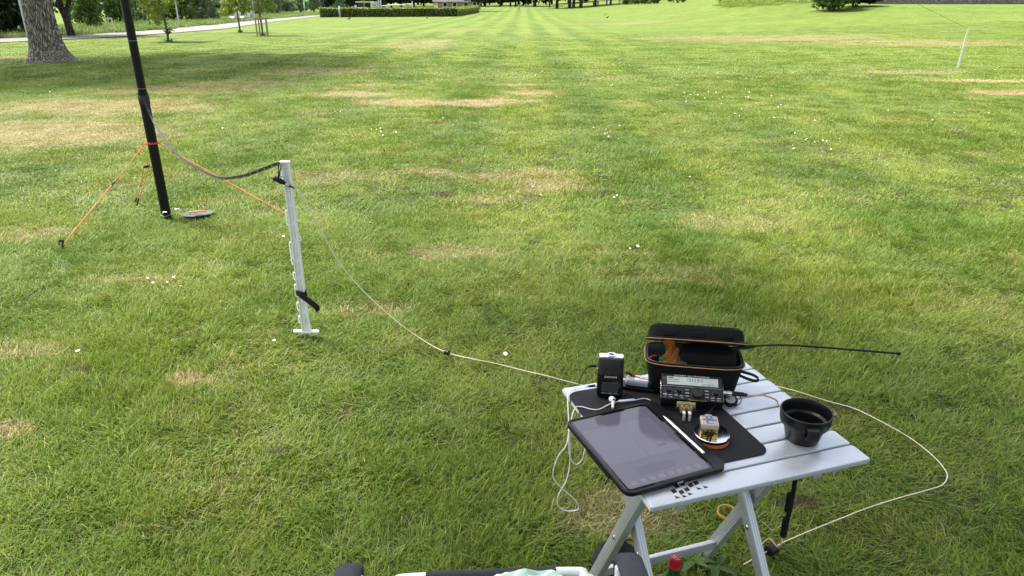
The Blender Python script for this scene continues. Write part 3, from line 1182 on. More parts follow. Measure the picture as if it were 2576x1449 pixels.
# ---- battery pack with its leads
bat = thing('battery_pack', 'grey shrink-wrapped battery pack with white label, beside the recorder', 'battery', W(.187, .428, MZ), (R(0), R(0), R(-14)))
obj('cradle', MB().prism(rrect(-.045, -.022, .05, .02, .012, 6), 0, .011, bev=.003), blk_gloss, bat)
obj('cells', MB().prism(rrect(-.036, -.017, .034, .018, .008, 6), .011, .029, bev=.006, seg=3), pm('shrink_wrap', (.33, .36, .40), .25, 0, .12, 25), bat)
lbl = obj('sticker', MB().prism(rrect(-.012, -.012, .022, .013, .001, 2), .0291, .0294), pm('sticker_white', (.75, .75, .74), .5), bat)
mb = MB()
put_text(mb, 'cells', (.005, .006, .0296), .005, .028)
put_text(mb, 'wh', (.008, -.004, .0296), .005, .018)
obj('sticker_print', mb, pm('print_black', (.03, .03, .03), .6), lbl, smooth=False)
obj('strap', MB().box((.029, 0, .020), (.012, .044, .021), bev=.004), blk_matte, bat)
pw = thing('power_lead', 'red and black power lead running from battery to the radio', 'cable', W(.16, .452, MZ + .03))
po = W(.16, .452, MZ + .03)
obj('red_wire', MB().tube(shift(catmull([at_y(1585, 940, 1.62), at_y(1592, 944, 1.615), at_y(1605, 950, 1.61), at_y(1625, 955, 1.60), at_y(1646, 957, 1.595)], 6), po), .0021, 8), pm('red_insulation', (.45, .02, .03), .4), pw)
obj('black_wire', MB().tube(shift(catmull([at_y(1585, 942, 1.62), at_y(1592, 948, 1.615), at_y(1605, 955, 1.61), at_y(1625, 960, 1.60), at_y(1646, 960, 1.595)], 6), po), .0019, 8), rubber, pw)
obj('heat_shrink', MB().tube(shift([at_y(1574, 937, 1.625), at_y(1591, 943, 1.616)], po), [.003, .0034], 10), rubber, pw)
obj('barrel_plug', MB().tube(shift([at_y(1640, 957, 1.597), at_y(1664, 957, 1.585)], po), [.0038, .0042], 12), rubber, pw)
obj('balance_wire', MB().tube(shift(catmull([at_y(1576, 939, 1.625), at_y(1568, 946, 1.63), at_y(1573, 952, 1.63), at_y(1590, 952, 1.62)], 5), po), .0008, 5), pm('orange_wire', (.6, .22, .05), .4), pw)
for k, (ya, yb) in enumerate(((969, 966), (984, 987))):
    o_ = thing('jack_lead', ('upper' if k == 0 else 'lower') + ' thin black jack lead plugged into the left end of the radio', 'cable', W(.2, .38, MZ))
    jo = W(.2, .38, MZ)
    obj('plug', MB().tube(shift([at_y(1637, ya, 1.60), at_y(1664, yb, 1.58)], jo), .003, 10), rubber, o_)
    obj('wire', MB().tube(shift(catmull([at_y(1637, ya, 1.60), at_y(1622, ya + 1, 1.605), at_y(1606, ya + 4, 1.612), at_y(1594, ya + 9, 1.61), W(.13, .40, MZ + .002)], 5), jo), .0011, 6), rubber, o_)

# ---- the transceiver
TILT = R(31)
rad = thing('radio_transceiver', 'small black shortwave radio with grey display and knobs, tilted towards the chair', 'radio', W(.2655, .3015, MZ + .0005), (TILT, 0, R(-8.5)))
RW, RD, RT = .150, .072, .036
obj('cabinet', MB().box((0, RD / 2, RT / 2), (RW, RD, RT), bev=.0022), blk_matte, rad)
face = obj('front_panel', MB().box((0, .0185, RT + .0006), (RW - .006, .034, .0012)), pm('panel_black', (.014, .014, .016), .45), rad)
win = obj('display_window', MB().prism(rrect(-.0725, .037, .0725, .0705, .0012, 2), RT, RT + .0022, bev=.0005), pm('window_acrylic', (.03, .03, .035), .05, 0, .1, 30, rvar=.02), rad)
obj('lcd', MB().box((.001, .0525, RT + .00235), (.124, .0225, .0003)), pm('lcd_glass', (.44, .47, .45), .07, 0, .4, 30, rvar=.03), win)
mb = MB()
put_text(mb, 'freq', (.006, .0555, RT + .0026), .010, .040)
put_text(mb, 'freq2', (.04, .0445, RT + .0026), .005, .032)
mb.box((-.045, .055, RT + .0026), (.025, .0012, .0001)).box((-.045, .049, RT + .0026), (.03, .0012, .0001)).box((-.052, .060, RT + .0026), (.012, .003, .0001))
obj('lcd_digits', mb, pm('lcd_segments', (.03, .036, .03), .3), win, smooth=False)
mb = MB()
put_text(mb, 'brand', (.0, .0672, RT + .0027), .0028, .085)
obj('maker_lettering', mb, white_ink, win, smooth=False)
obj('panel_edge', MB().box((0, .0362, RT + .0016), (RW - .006, .0007, .002)), nickel, rad)
for (x, y) in ((-.0695, .0678), (.0695, .0678), (-.0695, .040), (.0695, .040)):
    obj('screw', MB().lathe([(.0001, 0), (.0018, 0), (.0018, .0012), (.001, .0016)], 12, Matrix.Translation((x, y, RT + .0022))), blk_gloss, win)
knob_m = pm('knob_black', (.016, .016, .017), .5)


def knob(x, y, r, h, nm):
    prof = [(r * 1.08, 0), (r * 1.08, .001), (r, .0015), (r * .94, h - .001), (r * .86, h), (.0001, h)]
    mb_ = MB().lathe(prof, 28, Matrix.Translation((x, y, RT + .0012)))
    for k in range(24):       # knurling
        a_ = 2 * math.pi * k / 24
        mb_.box((x + math.cos(a_) * r * .985, y + math.sin(a_) * r * .985, RT + .0012 + h * .5), (.0006, .0006, h * .8))
    return obj(nm, mb_, knob_m, rad)


knob(.0117, .0185, .0142, .014, 'tuning_knob')
for (x, y) in ((-.0575, .0235), (-.0315, .0235), (.0570, .0225)):
    k_ = knob(x, y, .0062, .0115, 'knob')
    mb = MB()
    for q_ in range(9):
        a_ = R(225 - q_ * 33.75)
        mb.box((x + math.cos(a_) * .0088, y + math.sin(a_) * .0088, RT + .00135), (.0009, .0009, .0002))
    obj('scale_marks', mb, white_ink, face, smooth=False)
btn_m = pm('button_dark', (.05, .05, .055), .35)
for (key, x, y) in (('pre', -.066, .0115), ('fil', -.0530, .0110), ('atu', -.0395, .0105), ('xmit', -.0265, .0100), ('data', -.0125, .0275), ('msg', -.0125, .0190), ('rate', -.0125, .0105),
                    ('mode', .0345, .0275), ('band', .0345, .0190), ('ab', .0345, .0105), ('rit', .0490, .0095), ('disp', .0630, .0095)):
    o_ = obj('button', MB().prism(rrect(x - .0052, y - .0025, x + .0052, y + .0025, .0008, 3), RT + .0012, RT + .0034, bev=.0005), btn_m, rad)
    mb = MB()
    put_text(mb, key, (x, y, RT + .00355), .0026, .0078)
    obj('button_lettering', mb, white_ink, o_, smooth=False)
mb = MB()
for (key, x, y, w_) in (('nr', -.066, .0065, .004), ('af', -.0525, .0060, .009), ('tune', -.0265, .0055, .008), ('split', .0490, .0048, .008), ('menu', .0630, .0048, .008)):
    mb = MB()
    put_text(mb, key, (x, y, RT + .00135), .0017, w_)
    obj('panel_lettering', mb, white_ink, face, smooth=False)
mb = MB()
mb.box((-.0085, .0035, RT + .00135), (.0005, .006, .0002)).box((.0315, .0035, RT + .00135), (.0005, .006, .0002)).box((.0115, .0010, RT + .00135), (.0405, .0006, .0002))
obj('gold_frame_line', mb, pm('gold_ink', (.55, .45, .12), .4), face, smooth=False)
for x in (-.055, .055):
    obj('rear_leg', MB().box((x, RD - .006, -.020), (.012, .005, .042), Matrix.Translation((0, 0, 0)), bev=.002), blk, rad)
for x in (-.0752, .0752):
    obj('side_rail', MB().box((x, .03, RT - .006), (.0016, .05, .004), bev=.0005), nickel, rad)

# ---- morse paddle clamped to the radio's lower edge
pdl = thing('morse_paddle', 'clear yellowish morse paddle with two white finger levers under the radio', 'morse key', W(.2375, .279, MZ), (R(0), 0, R(-8.5)))
clear = pm('smoky_acrylic', (.55, .50, .22), .12, 0, .1, 40, trans=.55)
obj('housing', MB().prism(rrect(-.0145, -.012, .0145, .008, .002, 4), .010, .028, bev=.0015), clear, pdl)
obj('flange', MB().prism(rrect(-.0225, -.002, .0225, .008, .002, 4), .020, .032, bev=.0015), clear, pdl)
for s_ in (-1, 1):
    ts = obj('thumb_screw', MB().lathe([(.0001, 0), (.0045, 0), (.0047, .001), (.0047, .009), (.0042, .010), (.002, .0105), (.002, .016)], 20, Matrix.Translation((s_ * .019, -.004, .018)) @ Matrix.Rotation(-math.pi / 2, 4, 'X')), nickel, pdl)
    lv = obj('lever', MB().prism(rrect(-.0032, -.014, .0032, .002, .0015, 4), 0, .0035, Matrix.Translation((s_ * .0068, -.020, .018)) @ Matrix.Rotation(R(-8), 4, 'X'), bev=.0008), white_plastic, pdl)
    obj('lever_side', MB().box((s_ * .0068, -.0335, .0105), (.0062, .0022, .016), bev=.0006), pm('lever_grey', (.42, .43, .45), .35), lv)
    obj('contact', MB().box((s_ * .0055, -.008, .0285), (.0036, .018, .0012), bev=.0004), brass, pdl)
obj('spring_post', MB().tube([(0, -.011, .008), (0, -.011, .0265)], .0022, 12), brass, pdl)

# ---- chrome magnetic base with orange foot
dsk = thing('magnet_base', 'round mirror chrome base with orange foot holding the brass key', 'base', W(.240, .168, MZ))
obj('foot_ring', MB().lathe([(.0001, 0), (.0385, 0), (.040, .0015), (.040, .0095), (.039, .0105), (.0001, .0105)], 48), pm('orange_silicone', (.52, .13, .035), .5), dsk)
obj('dark_band', MB().lathe([(.0001, .0105), (.0402, .0105), (.0402, .0165), (.0001, .0165)], 48), blk_gloss, dsk)
obj('chrome_plate', MB().lathe([(.0001, .0165), (.0402, .0165), (.0404, .0175), (.0395, .0192), (.0001, .0195)], 48), chrome, dsk)
# ---- second key
KZ = MZ + .0195
key = thing('morse_key', 'little brass and clear morse key with black levers on chrome base', 'morse key', W(.226, .163, KZ), (0, 0, R(-8)))
obj('brass_base', MB().box((0, 0, .004), (.037, .036, .008), bev=.001), brass, key)
for s_ in (-1, 1):
    blk_ = obj('brass_block', MB().box((s_ * .0133, 0, .0165), (.0095, .036, .017), bev=.001), brass, key)
    mb = MB()
    put_text(mb, 'two', (s_ * .0133, .020, 0), .005, .0035, Matrix.Translation((0, -.01835, 0)) @ Matrix.Rotation(math.pi / 2, 4, 'X'))
    obj('number_mark', mb, pm('engraved', (.05, .035, .015), .6), blk_, smooth=False)
    obj('lever', MB().lathe([(.0001, -.002), (.0055, -.002), (.0065, -.001), (.0065, .001), (.0055, .002), (.0001, .002)], 20, Matrix.Translation((s_ * .0036, -.020, .0095)) @ Matrix.Scale(1.5, 4, (0, 0, 1)) @ Matrix.Rotation(math.pi / 2, 4, 'Y')), blk_gloss, key)
    for y_ in (-.0135, .0135):
        obj('screw', MB().lathe([(.0001, 0), (.0022, 0), (.0022, .001), (.0012, .0014)], 12, Matrix.Translation((s_ * .0145, y_, .0385))), brass, key)
cap = obj('clear_cover', MB().prism(rrect(-.0195, -.019, .0195, .019, .004, 5), .025, .0385, bev=.002), pm('clear_acrylic', (.80, .68, .55), .1, 0, .06, 40, trans=.45), key)
obj('cable_lug', MB().prism(rrect(-.008, .019, .008, .026, .002, 4), .026, .0375, bev=.001), pm('clear_acrylic', (.8, .7, .6), .1), key)
obj('cross_emblem', MB().prism([(-.0075, .018), (-.0075, .003), (-.0165, .003), (-.0165, -.003), (-.0075, -.003), (-.0075, -.016), (.0075, -.016), (.0075, -.003), (.0165, -.003), (.0165, .003), (.0075, .003), (.0075, .018)], .0386, .0389), pm('emblem_slate', (.10, .12, .20), .3), cap)
mb = MB().add([(0, .0135, .0391), (-.0025, .009, .0391), (.0025, .009, .0391)], [(0, 1, 2)])
mb.lathe([(.0030, .0391), (.0042, .0391)], 16, Matrix.Translation((.0015, -.009, 0)))
mb.f = [f for f in mb.f if len(f) <= 4]
obj('emblem_print', mb, white_ink, cap, smooth=False)

# ---- retractable cable reel between the key and the radio
ro = W(.377, .300, TZ)
reel = thing('cable_reel', 'round black retractable cable reel with silver centre at the radio corner', 'cable reel', ro, (R(22), R(0), R(-8)))
obj('shell', MB().lathe([(.0001, 0), (.0165, 0), (.019, .003), (.019, .010), (.0165, .0125), (.0135, .013), (.0130, .0118), (.0001, .0118)], 36), blk, reel)
fc = obj('silver_disc', MB().lathe([(.0001, .0118), (.0128, .0118), (.0126, .0126), (.0001, .0128)], 36), pm('silver_sticker', (.62, .63, .63), .3, .4), reel)
mb = MB()
put_text(mb, 'eight', (-.003, .002, .0130), .008, .006, Matrix.Rotation(R(20), 4, 'Z'))
obj('disc_print', mb, pm('print_grey', (.2, .21, .2), .5), fc, smooth=False)
obj('cable_guide', MB().box((.006, .019, .006), (.013, .012, .010), bev=.003).box((-.003, -.019, .006), (.013, .010, .010), bev=.003), blk, reel)
kw = W(.237, .192, KZ + .03)
loop = [Vector((ro.x, ro.y, TZ)) + Vector((.028 * math.cos(t_), .027 * math.sin(t_) + .002, .004 + .006 * (1 + math.sin(t_)))) for t_ in [R(x) for x in range(-160, 190, 25)]]
kc = thing('key_lead', 'thin black lead from the cable reel to the brass key', 'cable', ro)
obj('wire', MB().tube(shift(catmull([kw + Vector((0, -.006, 0)), kw + Vector((.001, .002, .004)), kw + Vector((.012, .014, .004)), W(.30, .255, MZ + .025), ro + Vector((-.012, -.005, .016)), ro + Vector((-.002, .002, .0145))], 6), ro), .0016, 6), rubber, kc)
obj('wire_loop', MB().tube(shift(catmull(loop, 4), ro), .0011, 6), rubber, kc)
obj('lead_boot', MB().tube(shift([kw + Vector((0, -.009, -.001)), kw + Vector((.0005, .003, .004))], ro), [.0034, .0022], 10), rubber, kc)

# ---- antenna connector and coax leaving the radio
rx = Euler((TILT, 0, R(-8.5))).to_matrix()
r0 = W(.2655, .3015, MZ + .0005)
p0 = r0 + rx @ Vector((RW / 2, .040, .018))
cdir = Vector((math.cos(R(-13)), math.sin(R(-13)), 0))
bnc = thing('coax_lead', 'tan coax lead with nickel connector leaving the right end of the radio', 'cable', p0)
obj('connector', MB().tube([cdir * x for x in (0, .004, .0041, .010, .0101, .013, .0131, .020, .0201, .0235)], [.0052, .0052, .0062, .0062, .0052, .0052, .0075, .0075, .006, .006], 20), nickel, bnc)
obj('boot', MB().tube([cdir * x for x in (.022, .024, .052, .0521, .060)], [.0055, .0062, .0056, .0044, .0042], 16), rubber, bnc)
drop_uv = table_uv(1958, 1018, TZ)
du, dv = drop_uv
dv = round((dv + (PITCH_S - SW) / 2) / PITCH_S) * PITCH_S - (PITCH_S - SW) / 2       # through the gap between two slats
e0 = p0 + cdir * .058
d_top = W(.489, .162, TZ - .022)
cpts = [e0, e0 + cdir * .03 + Vector((0, -.002, .004)), (e0 + W(du, dv, TZ)) / 2 + Vector((.004, .003, .012)), W(du - .006, dv + .012, TZ + .012), W(du, dv, TZ - .002), W(.489, .19, TZ - .03), d_top]
obj('wire', MB().tube(shift(catmull(cpts, 8), p0), .0022, 8), coax_pink, bnc)

# ---- wide black mug
mug = thing('mug', 'wide black plastic mug with square handle standing alone on the slats', 'mug', W(.446, .112, TZ))
mp_ = pm('mug_black', (.005, .005, .0055), .33, 0, .15, 30, spec=.35)
obj('cup', MB().lathe([(.0001, .0005), (.034, 0), (.0365, .0015), (.0385, .008), (.0445, .034), (.0455, .0365), (.0505, .041), (.0545, .046), (.0565, .056), (.0570, .074), (.0560, .0755), (.0540, .0755), (.0530, .074),
                       (.0525, .060), (.0500, .048), (.0440, .044), (.0425, .040), (.0365, .010), (.0345, .006), (.0001, .0055)], 64), mp_, mug)
obj('rib', MB().lathe([(.0472, .0385), (.0482, .0385), (.0482, .0398), (.0472, .0398)], 64, closed=True), mp_, mug)
ha = R(-98)
hm = Matrix.Rotation(ha, 4, 'Z')
prof = [(.0535, .068), (.072, .066), (.076, .062), (.071, .040), (.066, .0375), (.0475, .0395)]
inn_ = [(.0535, .064), (.0705, .0622), (.0725, .060), (.0680, .0425), (.0650, .0408), (.0475, .0425)]
mb = MB()
for s_, rev in ((-.0125, 0), (.0125, 1)):
    mb.add([(x, s_, z_) for x, z_ in prof] + [(x, s_, z_) for x, z_ in inn_], [(k, k + 1, 6 + k + 1, 6 + k) for k in range(5)], hm)
mb.add([(x, s_, z_) for s_ in (-.0125, .0125) for x, z_ in prof], [(k, k + 1, 6 + k + 1, 6 + k) for k in range(5)], hm)
mb.add([(x, s_, z_) for s_ in (-.0125, .0125) for x, z_ in inn_], [(k, k + 1, 6 + k + 1, 6 + k) for k in range(5)], hm)
obj('handle', mb, mp_, mug, smooth=False)

# ---- the open zip case
BY = R(-9)
bo = W(.318, .392, TZ)
bag = thing('equipment_case', 'open black zipped hard case with orange stitching at the back of the table', 'case', bo, (0, 0, BY))
cloth_blk = weave('case_fabric', (.005, .005, .0055), 420, .35, .8, .0006)
cloth_blk.node_tree.nodes['Principled BSDF'].inputs['Specular IOR Level'].default_value = .2
lining = pm('case_lining', (.075, .077, .082), .9, 0, .1, 60, .4, 300)
BH = .098
ha_, hb_ = .121, .060
nR = 48
outer = [superell(ha_ * k, hb_ * k2, zz, .42, nR) for (k, k2, zz) in ((.80, .72, 0), (.86, .82, .004), (.90, .88, .02), (.955, .95, .06), (1.0, 1.0, BH - .008), (1.02, 1.03, BH - .003), (1.015, 1.02, BH))]
inner = [superell(ha_ * k, hb_ * k2, zz, .42, nR) for (k, k2, zz) in ((.96, .93, BH), (.95, .92, BH - .008), (.92, .88, .06), (.86, .80, .012), (.80, .7, .008))]
obj('shell', MB().loft(outer, cap=False).add(superell(ha_ * .80, hb_ * .72, 0, .42, nR), [tuple(range(nR))]), cloth_blk, bag)
obj('inner_lining', MB().loft([outer[-1]] + inner, cap=False).add(superell(ha_ * .80, hb_ * .7, .008, .42, nR), [tuple(range(nR))]), lining, bag)
zip_o = pm('orange_stitch', (.50, .25, .09), .7)
zp = superell(ha_ * 1.028, hb_ * 1.045, BH - .004, .42, nR)
obj('zip_stitching', MB().tube(zp + [zp[0]], .0011, 6, cap=False), zip_o, bag)
zp = superell(ha_ * 1.0, hb_ * 1.0, BH + .0005, .42, nR)
obj('zip', MB().tube(zp + [zp[0]], .0017, 6, cap=False), pm('zip_teeth', (.02, .02, .022), .4), bag)
# lid, hinged along the back rim and propped open
LA = R(29)
lm = Matrix.Translation((0, hb_ * 1.0, BH + .003)) @ Matrix.Rotation(-LA, 4, 'X') @ Matrix.Translation((0, -hb_ * 1.0, 0))
lid_r = [superell(ha_ * k, hb_ * k2, zz, .42, nR) for (k, k2, zz) in ((1.03, 1.04, 0), (1.03, 1.04, .005), (.985, .96, .007), (.97, .94, .022), (.94, .89, .034), (.87, .78, .040))]
lid = obj('lid', MB().loft(lid_r, lm, cap=False).add([lm @ Vector(p) for p in superell(ha_ * .87, hb_ * .78, .040, .42, nR)], [tuple(range(nR))]), cloth_blk, bag)
lid_i = [superell(ha_ * k, hb_ * k2, zz, .42, nR) for (k, k2, zz) in ((1.03, 1.04, 0), (.96, .94, .001), (.94, .90, .02), (.85, .75, .029))]
obj('lid_lining', MB().loft(lid_i, lm, cap=False).add([lm @ Vector(p) for p in superell(ha_ * .85, hb_ * .75, .029, .42, nR)], [tuple(range(nR))]), lining, lid)
zp = [lm @ Vector(p) for p in superell(ha_ * 1.04, hb_ * 1.055, .001, .42, nR)]
obj('lid_stitching', MB().tube(zp + [zp[0]], .0011, 6, cap=False), zip_o, lid)
zp = [lm @ Vector(p) for p in superell(ha_ * 1.035, hb_ * 1.05, .0045, .42, nR)]
obj('lid_piping', MB().tube(zp + [zp[0]], .0012, 6, cap=False), blk, lid)
mb = MB()
for k in range(4):
    mb.box((-.075 + k * .05, 0, .0402), (.042, .05, .003), lm, bev=.0012)
obj('lid_panels', mb, pm('moulded_eva', (.018, .018, .019), .6), lid)
tag(bpy.data.objects[lid.children[-1].name], kind='stuff')
for k in (-.066, .0, .066):
    obj('lid_recess', MB().box((k, -.0565, .016), (.036, .005, .013), lm, bev=.002), cloth_blk, lid)

# contents of the case
def in_case(x, y, z_):
    m_ = Matrix.Translation(bo) @ Matrix.Rotation(BY, 4, 'Z')
    return m_ @ Vector((x, y, z_))


pch = thing('zip_pouch', 'small black zipped pouch with strap loop, lying open inside the case', 'pouch', in_case(.034, -.004, .068), (R(18), 0, BY))
pr = [superell(.066 * k, .036 * k2, zz, .45, 36) for (k, k2, zz) in ((.92, .85, -.012), (.98, .95, -.008), (1, 1, .006), (1.0, 1.0, .018), (.98, .97, .024))]
obj('base_shell', MB().loft(pr), pm('pouch_eva', (.026, .027, .029), .4), pch)
pr = [superell(.068 * k, .037 * k2, zz, .45, 36) for (k, k2, zz) in ((1.0, 1.0, .0245), (1.0, 1.0, .028), (.96, .93, .043), (.86, .78, .048))]
pm_l = Matrix.Translation((0, .034, .0245)) @ Matrix.Rotation(R(-16), 4, 'X') @ Matrix.Translation((0, -.034, -.0245))
obj('top_shell', MB().loft(pr, pm_l), cloth_blk, pch)
zz_ = superell(.0672, .0372, .0243, .45, 36)
obj('zip', MB().tube(zz_ + [zz_[0]], .0013, 6, cap=False), pm('zip_teeth', (.02, .02, .022), .4), pch)
obj('zip_pull', MB().box((.062, -.028, .022), (.004, .0025, .018), bev=.001), nickel, pch)
lp = catmull([(.058, -.022, .018), (.075, -.028, .022), (.105, -.036, .022), (.122, -.040, .014), (.118, -.044, .008), (.100, -.040, .008), (.075, -.032, .012), (.058, -.026, .012)], 6)
obj('strap_loop', MB().ribbon(lp, (0, 1, .25), .0075, .0016), rubber, pch)

rag = thing('orange_cloth', 'bright orange cloth folded inside the black case', 'cloth', in_case(-.066, -.012, .056), (0, 0, BY))
g_ = []
for i in range(14):
    row = []
    for j in range(7):
        s_ = i / 13
        y_ = .045 - .076 * s_
        x_ = -.014 + j * .0052 + .010 * math.sin(s_ * 5) + .018 * s_ ** 2 * (j / 6)
        z_ = .058 - .030 * s_ ** .7 + .004 * math.sin(j * 1.7 + i)
        row.append((x_, y_, z_))
    g_.append(row)
mb = MB()
mb.add([p for r_ in g_ for p in r_], [(i * 7 + j, i * 7 + j + 1, (i + 1) * 7 + j + 1, (i + 1) * 7 + j) for i in range(13) for j in range(6)])
mb.tube([(-.01, .046, .052), (.004, .048, .058), (.018, .046, .054)], [.006, .009, .007], 10)
obj('folded_cloth', mb, weave('orange_towel', (.80, .28, .03), 300, .8, .9, .0015), rag)
pnl = thing('grey_box', 'slate grey flat box standing beside orange cloth in the case', 'box', in_case(-.036, -.006, .008), (R(8), 0, BY + R(6)))
obj('box_body', MB().box((0, 0, .042), (.034, .078, .080), bev=.003), pm('slate_plastic', (.16, .175, .19), .45), pnl)
obj('box_edge', MB().box((.0178, 0, .042), (.002, .074, .076), bev=.0008), blk, pnl)
wr = thing('wire_bundle', 'red and black wires with green connector in the case corner', 'wires', in_case(-.095, -.012, .045), (0, 0, BY))
red_w = pm('red_insulation', (.6, .02, .03), .35)
obj('red_wire', MB().tube(catmull([(.012, -.02, -.02), (.016, -.022, .02), (.006, -.034, .028), (-.012, -.034, .034), (-.02, -.022, .042), (-.012, -.008, .05), (.0, -.002, .05)], 6), .0019, 8), red_w, wr)
obj('red_wire', MB().tube(catmull([(.018, -.035, -.02), (.016, -.026, .012), (.013, -.014, .036)], 6), .0019, 8), red_w, wr)
obj('black_wire', MB().tube(catmull([(.004, -.03, -.02), (.002, -.022, .01), (-.006, -.01, .038), (.0, .002, .052), (.012, -.006, .05)], 6), .0018, 8), rubber, wr)
obj('green_connector', MB().box((.014, -.010, .043), (.013, .012, .016), bev=.0015), pm('green_plastic', (.02, .20, .12), .4), wr)
cw_ = thing('coiled_cord', 'coiled black cord lying in the right end of the case', 'cable', in_case(.092, -.038, .06), (0, 0, BY))
obj('coil', MB().tube([(-.03 + .05 * k / 96, .0055 * math.cos(k * .42) + .01 * (k / 96) ** 2, .0055 * math.sin(k * .42) + .012 * k / 96) for k in range(97)], .0012, 6), rubber, cw_)
cb = thing('loose_cable', 'loose black cord arched over the front of the case interior', 'cable', in_case(-.01, -.046, .05), (0, 0, BY))
obj('wire', MB().tube(catmull([(-.05, -.001, .02), (-.03, -.003, .036), (-.005, -.004, .038), (.02, -.003, .026), (.04, 0, .008)], 6), .0018, 6), rubber, cb)

# ---- flexible whip aerial lying across the case
wa = at_z(1862, 870, TZ + BH + .05)
wy0, wy1 = 1.60, 1.56
w_pts = [at_y(1866, 874, wy0), at_y(1885, 872.5, wy0), at_y(1896, 871, wy0), at_y(1898, 870.5, wy0), at_y(1960, 868, wy0 - .01), at_y(2030, 871, wy0 - .02), at_y(2120, 878, wy0 - .03), at_y(2200, 884.5, wy1), at_y(2255, 889, wy1), at_y(2256, 889.2, wy1), at_y(2266, 890.5, wy1)]
whip = thing('whip_aerial', 'slender black flexible aerial sticking out to the right of the case', 'aerial', w_pts[0])
wo = w_pts[0]
obj('base_sleeve', MB().tube(shift([at_y(1838, 878, wy0 - .01), w_pts[0], w_pts[1], w_pts[2], w_pts[3]], wo), [.0045, .0052, .0048, .0042, .003], 12), rubber, whip)
obj('rod', MB().tube(shift(catmull(w_pts[2:9], 8), wo), .0026, 8), rubber, whip)
obj('tip', MB().tube(shift([w_pts[8], w_pts[8].lerp(w_pts[10], .15), w_pts[8].lerp(w_pts[10], .8), w_pts[10]], wo), [.0028, .0046, .0046, .0022], 10), rubber, whip)

# ================================================================== under and around the table
# ---- choke: black sleeved cable hanging under the table
hz = [W(du + .003, dv - .008, TZ - .05), W(du + .003, dv - .012, TZ - .15)]
ch = thing('cable_choke', 'black sleeved cable choke hanging below the table', 'cable', W(du, dv, 0))
co = W(du, dv, 0)
foot_p = gp(1943, 1372)
d0 = W(.489, .162, TZ - .02)
d1 = W(.486, .155, .262)
pth = [d0, d0.lerp(d1, .3) + Vector((.004, 0, 0)), d0.lerp(d1, .6) + Vector((.006, 0, 0)), d0.lerp(d1, .85) + Vector((.003, 0, 0)), d1]
obj('sleeve', MB().tube(shift(catmull(pth, 8), co), .0058, 10), rubber, ch)
for t_ in (.34, .66, .9):
    pc = d0.lerp(d1, t_)
    dn = (d1 - d0).normalized()
    obj('ferrite', MB().tube(shift([pc - dn * .028, pc - dn * .027, pc + dn * .027, pc + dn * .028], co), [.006, .0085, .0085, .006], 14), blk_matte, ch)
tail = [d1, d1 + Vector((-.01, -.005, -.03)), Vector((foot_p.x - .02, foot_p.y - .01, .035)), Vector((foot_p.x - .07, foot_p.y - .05, .022))]
obj('cable_tail', MB().tube(shift(catmull(tail, 6), co), .0022, 8), coax_pink, ch)

# ---- coax run: from the post, over the grass, round the table
cx_pts = [at_y(742, 473, 3.04), at_y(762, 497, 3.04), at_y(795, 555, 3.04), at_y(845, 648, 3.03), at_y(895, 712, 3.02), at_y(945, 762, 3.0), at_y(1000, 810, 2.98), at_y(1060, 853, 2.965)]
gpts = [(1122, 886), (1190, 903), (1250, 915), (1330, 935), (1375, 945), (1430, 960), (1500, 975), (1640, 985), (1780, 975), (1880, 955), (1930, 966), (2000, 983), (2080, 1008), (2150, 1028), (2220, 1062), (2290, 1102), (2345, 1145), (2375, 1178), (2383, 1200), (2370, 1220), (2335, 1232),
        (2270, 1250), (2190, 1275), (2120, 1302), (2050, 1330), (1975, 1362), (1945, 1379), (1915, 1395), (1870, 1420)]
for i, p in enumerate(gpts):
    q = gp(*p)
    zz = .032 + .012 * math.sin(i * 1.9)
    q = at_z(p[0], p[1], zz)
    cx_pts.append(q)
cxl = thing('coax_cable', 'long pale coax cable from the white post across the grass round the table', 'cable', gp(1122, 886))
cxo = gp(1122, 886)
cxc = catmull(cx_pts, 8)
obj('wire', MB().tube(shift(cxc, cxo), [.0025 - .0008 * min(1, i / 90) for i in range(len(cxc))], 7), coax_mat, cxl)
for p, k in (((1124, 886.5), 0), ((1941, 1382), 1)):
    q = at_z(p[0], p[1], .04)
    dr = (at_z(*gpts[1], .04) - at_z(*gpts[0], .04)).normalized() if k == 0 else (at_z(1975, 1362, .04) - at_z(1915, 1395, .04)).normalized()
    L_ = .011 if k == 0 else .015
    rr_ = .012 if k == 0 else .0165
    obj('ferrite_core', MB().tube(shift([q - dr * L_, q - dr * (L_ - .002), q + dr * (L_ - .002), q + dr * L_], cxo), [rr_ * .8, rr_, rr_, rr_ * .8], 18), blk, cxl)

# ---- yellow rubber ring
yb = at_z(1830, 1284, .04)
o_ = obj('rubber_ring', MB().lathe([(.029, 0), (.031, 0), (.031, .010), (.029, .010)], 36, Matrix.Rotation(R(4), 4, 'X'), closed=True), pm('yellow_rubber', (.50, .31, .05), .5), loc=(yb.x, yb.y, .028))
tag(o_, 'thin yellow rubber ring lying in the grass under the table', 'ring')

